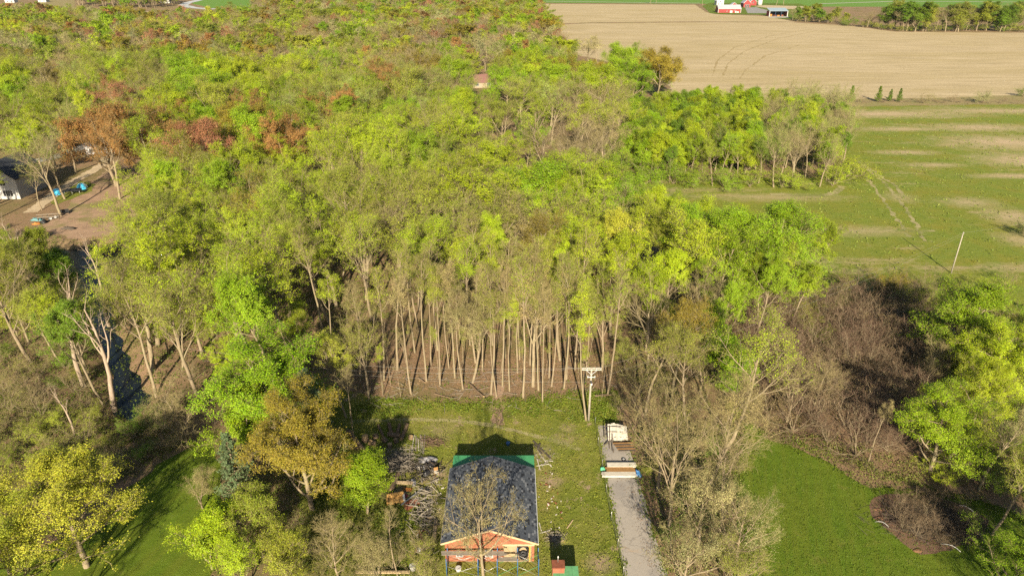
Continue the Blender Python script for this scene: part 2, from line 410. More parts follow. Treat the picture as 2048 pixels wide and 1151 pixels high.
def outline(pts, step=1.5, jit=0.35, closed=True, seed=1):
    r = random.Random(seed); out = []; n = len(pts)
    for i in range(n):
        a, b = pts[i], pts[(i + 1) % n]; L = math.hypot(b[0] - a[0], b[1] - a[1]); k = max(1, int(L / step)); k = min(k, 160)
        px, py = -(b[1] - a[1]) / max(L, 1e-6), (b[0] - a[0]) / max(L, 1e-6)
        for j in range(k):
            t = j / k; q = (math.sin(t * L * 0.45 + seed) * 0.5 + r.uniform(-1, 1)) * jit if j else 0
            out.append((a[0] + (b[0] - a[0]) * t + px * q, a[1] + (b[1] - a[1]) * t + py * q))
    return out

def sheet(name, pts, z, mat, label, cat, step=1.5, jit=0.35, seed=1):
    pts = outline(pts, step, jit, seed=seed)
    tri = tessellate_polygon([[Vector((x, y, 0)) for x, y in pts]])
    me = bpy.data.meshes.new(name); me.from_pydata([(x, y, z) for x, y in pts], [], [tuple(t) for t in tri]); me.materials.append(mat); me.update()
    if me.polygons and me.polygons[0].normal.z < 0: me.flip_normals()
    return tag(link(bpy.data.objects.new(name, me)), label, cat, kind='structure')

def strip(name, pts, w, z, mat, label, cat, jit=0.15, seed=3, step=1.0):
    """a band of width w along a line"""
    pl = []
    for i in range(len(pts) - 1):
        a, b = pts[i], pts[i + 1]; L = math.hypot(b[0] - a[0], b[1] - a[1]); k = max(1, min(80, int(L / step)))
        pl += [(a[0] + (b[0] - a[0]) * j / k, a[1] + (b[1] - a[1]) * j / k) for j in range(k)]
    pl.append(pts[-1]); r = random.Random(seed); v = []
    for i, p in enumerate(pl):
        a, b = pl[max(i - 1, 0)], pl[min(i + 1, len(pl) - 1)]; L = math.hypot(b[0] - a[0], b[1] - a[1]); nx, ny = -(b[1] - a[1]) / L, (b[0] - a[0]) / L
        for s in (-1, 1):
            q = s * w / 2 + r.uniform(-jit, jit); v.append((p[0] + nx * q, p[1] + ny * q, z))
    f = [(2 * i, 2 * i + 1, 2 * i + 3, 2 * i + 2) for i in range(len(pl) - 1)]
    me = bpy.data.meshes.new(name); me.from_pydata(v, [], f); me.materials.append(mat); me.update()
    if me.polygons[0].normal.z < 0: me.flip_normals()
    return tag(link(bpy.data.objects.new(name, me)), label, cat, kind='structure')

g = lambda *a: [G(*p) for p in a]
# creek water
wl = []; wr = []
for i, (x, y, w) in enumerate(CREEK):
    a, b = CREEK[max(i - 1, 0)], CREEK[min(i + 1, len(CREEK) - 1)]; L = math.hypot(b[0] - a[0], b[1] - a[1]); nx, ny = -(b[1] - a[1]) / L, (b[0] - a[0]) / L
    wl.append((x + nx * (w + 1.5), y + ny * (w + 1.5))); wr.append((x - nx * (w + 1.5), y - ny * (w + 1.5)))
sheet('creek_water', wl + wr[::-1], -1.15, M['water'], 'dark still creek water between the dead trees and the dirt clearing', 'water', jit=0.0)

sheet('yard', g((640, 770), (800, 800), (1000, 806), (1235, 780), (1238, 850), (1212, 900), (1222, 980), (1255, 1151), (1275, 1290), (560, 1290), (600, 1000), (640, 860)), 0.012, M['yard_grass'], 'patchy yellow-green yard grass around the brick house', 'grass', 0.8, 0.3)
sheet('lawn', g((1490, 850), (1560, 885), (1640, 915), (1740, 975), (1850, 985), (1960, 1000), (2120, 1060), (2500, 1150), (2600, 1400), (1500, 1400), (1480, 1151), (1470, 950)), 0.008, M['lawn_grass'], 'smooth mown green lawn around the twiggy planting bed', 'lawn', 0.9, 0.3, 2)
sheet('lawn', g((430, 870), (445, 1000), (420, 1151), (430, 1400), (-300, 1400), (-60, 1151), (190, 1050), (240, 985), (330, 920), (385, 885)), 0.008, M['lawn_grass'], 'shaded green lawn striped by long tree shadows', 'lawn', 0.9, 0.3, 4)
sheet('field', g((1270, 352), (1330, 352), (1640, 356), (1680, 330), (1690, 240), (1660, 214), (2048, 207), (2600, 205), (2700, 620), (2048, 660), (1900, 640), (1780, 612), (1640, 612), (1560, 640), (1480, 560), (1300, 430), (1220, 380)), 0.02, M['field_grass'], 'green field with tan worn streaks beside the copse', 'field', 2.0, 0.8, 5)
sheet('stubble_field', g((1088, 51), (1180, 47), (1400, 45), (1580, 45), (1700, 52), (1790, 64), (2048, 66), (2700, 66), (2700, 196), (2048, 196), (1880, 203), (1660, 207), (1500, 214), (1345, 214), (1335, 150), (1200, 120), (1130, 105)), 0.03, M['stubble'], 'tan corn stubble field in front of the farm', 'field', 4, 1.0, 6)
sheet('stubble_field', g((1075, 8), (1200, 9), (1390, 10), (1412, 25), (1432, 29), (1540, 33), (1590, 44), (1400, 43.5), (1180, 45.5), (1087, 49)), 0.03, M['stubble'], 'narrow tan stubble strip between the far road and the large stubble field', 'field', 5, 1.0, 7)
sheet('field_margin', g((1640, 199), (1880, 196), (2048, 190), (2700, 188), (2700, 208), (2048, 209), (1700, 213), (1640, 213)), 0.05, M['rough_grass'], 'rough grassy margin with bushes between stubble and green field', 'grass', 3, 0.8, 8)
sheet('far_field', g((1050, -14), (2700, -14), (2700, 40), (2050, 18), (1800, 14), (1640, 14), (1530, 10), (1400, 8), (1060, 6)), 0.06, M['far_grass'], 'bright green far field behind the farm', 'field', 8, 1.0, 9)
sheet('farmyard', g((1404, 12), (1420, 27), (1440, 29), (1520, 30), (1560, 38), (1600, 40), (1640, 22), (1600, 8), (1420, 6)), 0.09, M['lawn_grass'], 'green farmyard grass around the red barns', 'grass', 4, 0.8, 10)
sheet('farm_drive', g((1490, 16), (1512, 15), (1545, 24), (1545, 27), (1495, 27)), 0.12, M['gravel'], 'grey gravel drive beside the long red barn', 'drive', 4, 0.5, 11)
sheet('bare_dirt', g((1508, 13), (1530, 11), (1600, 13), (1628, 16), (1620, 19), (1580, 19), (1530, 16)), 0.12, M['pale_dirt'], 'pale bare dirt behind the open shed', 'dirt', 4, 0.8, 12)
sheet('shed_apron', g((1536, 33.5), (1576, 33.5), (1578, 36), (1538, 36)), 0.12, M['concrete'], 'pale concrete apron before the open shed', 'paving', 4, 0.2, 13)
sheet('dirt_clearing', g((70, 455), (120, 435), (150, 395), (205, 345), (250, 330), (300, 345), (320, 400), (300, 450), (240, 470), (150, 478)), 0.015, M['dirt'], 'brown dirt clearing with tents at the edge of the wood', 'dirt', 1.5, 0.5, 14)
sheet('campsite_grass', g((90, 400), (115, 375), (160, 362), (190, 368), (185, 382), (150, 395), (110, 410)), 0.03, M['yard_grass'], 'strip of green grass under the blue tents', 'grass', 1.0, 0.3, 15)
strip('dirt_track', g((60, 425), (105, 392), (150, 362), (205, 330), (225, 300)), 3.2, 0.035, M['pale_dirt'], 'pale dirt track running past the blue tents', 'track', 0.3)
strip('lane', g((-40, 345), (60, 325), (110, 314), (150, 300), (190, 284), (260, 262)), 5.0, 0.04, M['gravel'], 'grey lane behind the white gabled house', 'road', 0.2)
strip('dirt_track', g((30, 11.5), (100, 14), (160, 18), (230, 21), (310, 24.5), (380, 26)), 9, 0.06, M['pale_dirt'], 'pale track along the far side of the wood', 'track', 0.8, step=10)
sheet('far_field', g((85, 0), (150, 1), (150, 16), (100, 12), (60, 9)), 0.05, M['rough_grass'], 'dull grass field beyond the far track', 'field', 8, 1.5, 16)
sheet('far_field', g((400, -12), (520, -12), (500, 16), (452, 20), (420, 16), (385, 8), (390, 2)), 0.05, M['far_grass'], 'bright green field beside the curving white road', 'field', 8, 1.0, 17)
strip('road', g((430, -8), (405, -1), (375, 6), (366, 11), (385, 15.5), (420, 19), (440, 17)), 13, 0.10, M['white_plastic'], 'pale curving road at the far edge of the wood', 'road', 0.5, step=8)
strip('road', g((1060, 3), (1150, 3.6), (1260, 5.5), (1400, 7)), 7, 0.12, M['concrete'], 'pale straight road along the far stubble strip', 'road', 0.3, step=12)
strip('road', g((1640, 8), (1800, 3), (1950, 4), (2200, 6)), 8, 0.12, M['concrete'], 'pale far road behind the hedgerow trees', 'road', 0.3, step=12)
# wheel tracks in the field
tp = [[(1700, 318), (1745, 370), (1775, 415), (1800, 445), (1818, 474)], [(1712, 318), (1775, 372), (1805, 410), (1830, 445), (1850, 482)], [(1728, 330), (1790, 372), (1815, 405)], [(1640, 462), (1720, 463), (1800, 462), (1870, 462)], [(1540, 388), (1640, 392), (1675, 385), (1682, 372)]]
for i, l in enumerate(tp):
    strip('wheel_track', [G(*p) for p in l], 0.8 if i < 4 else 2.0, 0.03 + i * 0.004, M['track_dirt'], ['worn tan wheel rut crossing the green field, nearer the copse', 'worn tan wheel rut crossing the green field, longest', 'short tan wheel rut beside the two long ruts', 'faint tan rut running across the green field', 'tan worn track curving round the copse'][i], 'track', 0.55, seed=i)
for i, l in enumerate(([(1625, 58), (1540, 72), (1470, 95), (1435, 120), (1425, 150)], [(1632, 62), (1555, 78), (1490, 102), (1455, 128), (1446, 152)], [(1600, 90), (1530, 112), (1492, 140), (1478, 158)], [(1340, 188), (1400, 182), (1500, 178), (1640, 176)])):
    strip('wheel_track', [G(*p) for p in l], 0.8, 0.05 + .004 * i, M['stubble_track'], ['curved tractor track across the stubble, longest and farthest', 'curved tractor track across the stubble, second of the long pair', 'short curved tractor track in the stubble', 'straight tractor track at the copse end of the stubble'][i], 'track', 0.6, seed=20 + i, step=4)
# driveway, path
sheet('driveway', g((1196, 850), (1232, 848), (1262, 905), (1278, 960), (1302, 1050), (1335, 1151), (1400, 1300), (1290, 1300), (1251, 1151), (1233, 1050), (1215, 960), (1205, 905)), 0.03, M['asphalt'], 'worn grey driveway running up to the lumber stack', 'driveway', 0.6, 0.12, 18)
strip('path', g((700, 842), (800, 838), (900, 840), (985, 850), (1060, 868), (1130, 888), (1160, 900)), 0.7, 0.022, M['track_dirt'], 'thin worn footpath across the yard behind the house', 'path', 0.16)
strip('path', g((995, 850), (992, 815), (1000, 770)), 1.6, 0.018, M['dirt'], 'bare earth path leading into the wood', 'path', 0.35)
sheet('planting_bed', g((1742, 1000), (1760, 990), (1850, 985), (1930, 1010), (1978, 1040), (1970, 1070), (1900, 1100), (1840, 1108), (1790, 1070), (1745, 1035)), 0.016, M['mulch'], 'dark mulched bed of cut twigs in the lawn', 'planting bed', 0.8, 0.25, 19)

# ------------------------------------------------------------------ tree growth
def norm(a): return a / np.maximum(np.linalg.norm(a, axis=-1, keepdims=True), 1e-9)
def grow(rg, start, d, length, nseg, wob, up):
    pts = [start]; ds = []; d = norm(d)
    for i in range(nseg):
        d = norm(d + rg.normal(0, wob, d.shape) + np.array([0, 0, up])); ds.append(d)
        pts.append(pts[-1] + d * (length / nseg)[:, None])
    ds.append(d)
    return np.stack(pts, 1), np.stack(ds, 1)
def sprout(rg, pts, ds, length, k, t0, t1, ang, spread, ratio, taper, prof=None):
    N, n, _ = pts.shape
    t = t0 + (t1 - t0) * (np.arange(k)[None] + rg.uniform(0.1, 0.9, (N, k))) / k
    x = np.clip(t * (n - 1), 0, n - 1.001); i = x.astype(int); f = (x - i)[..., None]; r = np.arange(N)[:, None]
    p = pts[r, i] * (1 - f) + pts[r, i + 1] * f; d = ds[r, i]
    az = np.arange(k)[None] * 2.39996 + rg.uniform(0, 6.28, (N, 1)) + rg.normal(0, 0.4, (N, k)); a = ang + rg.normal(0, spread, (N, k))
    ref = np.where(np.abs(d[..., 2:3]) > 0.9, np.array([1.0, 0, 0]), np.array([0, 0, 1.0]))
    u = norm(np.cross(d, ref)); v = np.cross(d, u)
    nd = d * np.cos(a)[..., None] + (u * np.cos(az)[..., None] + v * np.sin(az)[..., None]) * np.sin(a)[..., None]
    tn = (t - t0) / (t1 - t0)
    L = (length[:, None] * ratio * (1 - taper * tn) if prof is None else prof(tn)) * rg.uniform(0.7, 1.25, (N, k))
    return p.reshape(-1, 3), nd.reshape(-1, 3), L.reshape(-1), t.reshape(-1)
def tubes(pts, r0, r1, sides):
    N, n, _ = pts.shape
    t = np.empty_like(pts); t[:, 1:-1] = pts[:, 2:] - pts[:, :-2]; t[:, 0] = pts[:, 1] - pts[:, 0]; t[:, -1] = pts[:, -1] - pts[:, -2]; t = norm(t)
    ref = np.where(np.abs(t[:, :1, 2:3]) > 0.9, np.array([1.0, 0, 0]), np.array([0, 0, 1.0]))
    u = norm(np.cross(t, np.broadcast_to(ref, t.shape))); v = np.cross(t, u)
    s = np.linspace(0, 1, n)[None]; rad = (r0[:, None] * (1 - s) + r1[:, None] * s)[..., None, None]
    a = np.arange(sides) * 2 * np.pi / sides
    ring = pts[:, :, None] + rad * (u[:, :, None] * np.cos(a)[:, None] + v[:, :, None] * np.sin(a)[:, None])
    b = (np.arange(N) * n * sides)[:, None, None] + (np.arange(n - 1) * sides)[None, :, None]; k = np.arange(sides)[None, None]
    p = b + k; q = b + (k + 1) % sides
    return ring.reshape(-1, 3), np.stack([p, q, q + sides, p + sides], -1).reshape(-1, 4)
def leaf_quads(rg, p, d, L, n, size, scatter):
    m = int(len(p) * n); i = rg.integers(0, len(p), m)
    c = p[i] + d[i] * (L[i] * rg.uniform(0.15, 1.15, m))[:, None] + rg.normal(0, scatter, (m, 3))
    o = c - np.array([0, 0, np.percentile(c[:, 2], 25)]); nn = norm(norm(o) * 0.8 + np.array([0, 0, 0.35]) + rg.normal(0, 0.55, (m, 3)))
    a = norm(np.cross(nn, rg.normal(0, 1, (m, 3)))); b = np.cross(nn, a); s = (size * rg.uniform(0.6, 1.3, m) * 0.5)[:, None]
    v = np.stack([c - a * s, c + b * s * 0.75, c + a * s, c - b * s * 0.75], 1).reshape(-1, 3)
    return v, np.arange(m * 4).reshape(-1, 4)
def merge(parts):
    V, F, I = [], [], []; o = 0
    for v, f, m in parts:
        V.append(v); F.append(f + o); I.append(np.full(len(f), m)); o += len(v)
    return np.vstack(V), np.vstack(F), np.concatenate(I)

FORMS = {
    #            H   trunk  r     limb k,t0,ang,L0,L1,up     L2 k,ang,ratio  L3  L4  twig len
    'forest': dict(H=21, tl=.90, r=.23, lk=14, lt=.46, la=.70, L0=7.2, L1=2.8, lu=.13, k2=6, k3=5, k4=4, r2=.50, tw=.75, wob=.045),
    'vase':   dict(H=21, tl=.60, r=.26, lk=9,  lt=.50, la=.60, L0=9.8, L1=8.4, lu=.10, k2=8, k3=5, k4=4, r2=.42, tw=.75, wob=.05),
    'slim':   dict(H=20, tl=.94, r=.155, lk=11, lt=.64, la=.70, L0=3.6, L1=1.5, lu=.14, k2=5, k3=4, k4=4, r2=.50, tw=.55, wob=.035),
    'round':  dict(H=12, tl=.62, r=.21, lk=11, lt=.25, la=.80, L0=6.4, L1=4.6, lu=.07, k2=7, k3=5, k4=5, r2=.46, tw=.60, wob=.06),
    'shrub':  dict(H=5,  tl=.12, r=.05, lk=11, lt=.05, la=.55, L0=4.6, L1=4.2, lu=.05, k2=6, k3=5, k4=2, r2=.48, tw=.40, wob=.12),
    'dead':   dict(H=17, tl=.88, r=.30, lk=7,  lt=.45, la=.42, L0=6.0, L1=2.6, lu=.10, k2=4, k3=2, k4=0, r2=.42, tw=.5, wob=.07),
    'dome':   dict(H=14, tl=.80, r=.19, lk=18, lt=.07, la=.95, L0=6.8, L1=2.2, lu=.13, k2=7, k3=6, k4=4, r2=.46, tw=.55, wob=.05),
    'bushy':  dict(H=10, tl=.80, r=.13, lk=15, lt=.12, la=.75, L0=4.2, L1=1.8, lu=.12, k2=6, k3=5, k4=4, r2=.50, tw=.5, wob=.06),
}
def skeleton(form, seed):
    q = FORMS[form]; rg = np.random.default_rng(seed); H = q['H']; one = np.ones(1)
    T, TD = grow(rg, np.zeros((1, 3)), np.array([[rg.normal(0, .06), rg.normal(0, .06), 1.0]]), one * H * q['tl'], 10, q['wob'], 0.03)
    wood = [tubes(T, one * q['r'] * 1.15, one * q['r'] * (.22 if form != 'vase' else .6), 8)]
    p, d, L, t = sprout(rg, T, TD, one, q['lk'], q['lt'], 1.0, q['la'], .16, 1, 0, lambda s: q['L0'] + (q['L1'] - q['L0']) * s + 0 * s)
    r = np.maximum(q['r'] * (1 - .7 * t) * .74, .045) * (L / max(q['L0'], 1e-3)) ** .5
    if form == 'shrub': r = r * 0 + .04
    P, D = grow(rg, p, d, L, 6, .12, q['lu']); wood.append(tubes(P, r, r * .22, 5))
    p, d, L2, t = sprout(rg, P, D, L, q['k2'], .22, 1.0, .70, .16, q['r2'], .45); rr = np.repeat(r, q['k2']) * (1 - .75 * t) * .6
    rr = np.maximum(rr, .018); P2, D2 = grow(rg, p, d, L2, 4, .14, .16 if form == 'dome' else .09); wood.append(tubes(P2, rr, rr * .4, 4))
    p, d, L3, t = sprout(rg, P2, D2, L2, q['k3'], .25, 1.0, .68, .18, .52, .4); r3 = np.maximum(np.repeat(rr, q['k3']) * .5, .013)
    P3, D3 = grow(rg, p, d, L3, 2, .15, .2 if form == 'dome' else .1); tw = [tubes(P3, r3, r3 * .55, 3)]
    if q['k4']:
        p, d, L4, t = sprout(rg, P3, D3, L3, q['k4'], .2, 1.0, .65, .2, 1, 0, lambda s: q['tw'] + 0 * s)
        P4, D4 = grow(rg, p, d, L4, 1, .12, .05); tw.append(tubes(P4, np.full(len(P4), .0105), np.full(len(P4), .006), 3))
        tips = (p, d, L4)
    else: tips = (p, d, L3)
    return dict(H=H, top=float(P2[..., 2].max()), wood=wood, twig=tw, tips=tips, l3=(P3[:, 0], D3[:, 0], L3), rg=rg)

LEAVES = {  # leaves per twig, leaf size
    'forest': {0: 0, 1: (4.5, .11), 2: (10, .125), 3: (20, .145)}, 'vase': {0: 0, 1: (5, .11), 2: (11.5, .125), 3: (24, .145)}, 'slim': {0: 0, 1: (3, .105), 2: (6.5, .12)},
    'round': {0: 0, 1: (3, .10), 2: (10, .11), 3: (23, .13)}, 'shrub': {0: 0, 1: (2.5, .09), 2: (12, .11)}, 'dead': {0: 0}, 'dome': {3: (19, .098)}, 'bushy': {0: 0, 1: (3, .10), 2: (10, .115), 3: (22, .125)}}
TREES = {}
def make_form(form, seeds):
    for s, seed in enumerate(seeds):
        sk = skeleton(form, seed); bark = M['dead_wood'] if form == 'dead' else M['bark']
        v, f, m = merge([(a, b, 0) for a, b in sk['wood'] + (sk['twig'] if form == 'dead' else [])])
        trunk = mesh_np('trunk', v, f, [bark], smooth=True)
        if form == 'dead': TREES[form, s, 0] = (sk['H'], sk['top'], trunk, None); continue
        for lv, spec in LEAVES[form].items():
            parts = [(a, b, 0) for a, b in sk['twig']]
            if spec:
                lv_v, lv_f = leaf_quads(sk['rg'], *sk['tips'], spec[0], spec[1], 0.20 if form == 'round' else 0.13); parts.append((lv_v, lv_f, 1))
            v, f, m = merge(parts)
            TREES[form, s, lv] = (sk['H'], sk['top'], trunk, mesh_np('crown', v, f, [M['twig'], M['leaf']], m, smooth=(m == 0)))
        if form in ('forest', 'vase', 'round') and s < 2:      # lighter joined meshes for the far wood
            for lv, n, sz in ((0, 0, 0), (1, 10, .22), (3, 30, .26)):
                parts = [(a, b, 2) for a, b in sk['wood']] + [(a, b, 0) for a, b in (sk['twig'] if lv == 0 else sk['twig'][:1])]
                if n: lv_v, lv_f = leaf_quads(sk['rg'], *sk['l3'], n, sz, 0.22); parts.append((lv_v, lv_f, 1))
                v, f, m = merge(parts); TREES['far_' + form, s, lv] = (sk['H'], sk['top'], None, mesh_np('far_tree', v, f, [M['far_twig'], M['far_leaf'], M['bark']], m, smooth=(m != 1)))
make_form('forest', (3, 14, 27)); make_form('vase', (5, 8)); make_form('slim', (4, 9)); make_form('round', (6, 12)); make_form('shrub', (2, 7)); make_form('dead', (21, 33)); make_form('bushy', (15, 18)); make_form('dome', (31, 42))

def make_conifer(key, seed, H, R0, n, lpt, size, droop):
    rg = np.random.default_rng(seed); one = np.ones(1)
    T, TD = grow(rg, np.zeros((1, 3)), np.array([[0, 0, 1.0]]), one * H * .97, 8, .01, .02); v, f = tubes(T, one * .16 * H / 10, one * .02, 7)
    p, d, L, t = sprout(rg, T, TD, one, n, .06, .99, 1.35, .12, 1, 0, lambda s: R0 * (1 - s) ** .8 + .25); P, D = grow(rg, p, d, L, 4, .06, droop)
    v2, f2 = tubes(P, .03 * L / R0 + .006, np.full(len(L), .006), 4); V, F, I = merge([(v, f, 0), (v2, f2, 0)]); trunk = mesh_np('trunk', V, F, [M['bark']], smooth=True)
    p, d, L2, t = sprout(rg, P, D, L, 9, .12, 1.0, .75, .2, .38, .5); lv, lf = leaf_quads(rg, p, d, L2, lpt, size, .05)
    TREES[key, 0, 3] = (H, H, trunk, mesh_np('crown', lv, lf, [M['twig'], M['leaf']], np.ones(len(lf), int)))
make_conifer('conifer', 3, 10, 2.3, 85, 14, .17, -.05); make_conifer('cedar', 5, 7, 1.5, 80, 14, .15, .12)

C = {'lime': (.180, .285, .008), 'yg': (.265, .345, .010), 'yel': (.325, .355, .030), 'olive': (.21, .25, .020), 'gold': (.215, .175, .018), 'russ': (.27, .15, .045), 'red': (.27, .125, .065),
     'tan': (.27, .23, .095), 'grn': (.11, .19, .010), 'dk': (.045, .075, .014), 'cream': (.31, .31, .13), 'bluegrn': (.11, .15, .065), 'pale': (.235, .30, .06)}
LOOK = {'lime': 'bright green', 'yg': 'yellow-green', 'yel': 'yellow', 'olive': 'olive green', 'gold': 'golden-brown', 'russ': 'russet', 'red': 'reddish', 'tan': 'tan', 'grn': 'mid green', 'dk': 'dark green', 'cream': 'cream-green', 'bluegrn': 'blue-green', 'pale': 'pale green'}
PLACED = []
def plant(form, leaf, col, x, y, H, label=None, group=None, var=None, tw=0.0, lean=(0, 0), rz=None, name=None, cat=None, bold=None, wide=1.0):
    n = {'forest': 3, 'vase': 2, 'slim': 2, 'round': 2, 'shrub': 2, 'dead': 2, 'bushy': 2, 'dome': 2}.get(form, 1)
    var = rnd.randrange(n) if var is None else var
    h0, top, tm, cm = TREES[form, var, leaf]
    if name is None:
        if form == 'dead': name, cat = 'dead_tree', 'dead tree'
        elif form in ('conifer', 'cedar'): name, cat = 'evergreen_tree', 'evergreen'
        elif form == 'shrub': name, cat = ('bare_shrub' if leaf == 0 else 'leafy_shrub'), 'shrub'
        elif leaf == 0: name, cat = 'bare_tree', 'bare tree'
        elif col in ('russ', 'red', 'gold'): name, cat = 'russet_tree', 'tree'
        elif leaf == 3 or col in ('lime', 'grn'): name, cat = 'leafy_tree', 'tree'
        elif leaf == 2: name, cat = 'half_leafed_tree', 'tree'
        else: name, cat = 'budding_tree', 'tree'
    z = float(ground_z(x, y)) if x < -30 else 0.0
    e = empty(name, (x, y, z - 0.08), rnd.uniform(0, 6.28) if rz is None else rz)
    s = H / top; e.scale = (s * wide, s * wide, s); e.rotation_euler.x, e.rotation_euler.y = lean[1], lean[0]
    if lean != (0, 0): e.rotation_mode = 'ZYX' if False else 'XYZ'
    tag(e, label, cat, group)
    link(bpy.data.objects.new('trunk', tm), e)
    if cm is not None:
        c = link(bpy.data.objects.new('crown', cm), e); k = C[col] if col else (0.2, 0.2, 0.05); j = rnd.uniform(.86, 1.14)
        c.color = (k[0] * j * rnd.uniform(.93, 1.07), k[1] * j, k[2] * j, tw)
    PLACED.append((x, y, H))
    return e
def at_top(px, py, H): return G(px, py, H * 0.96)

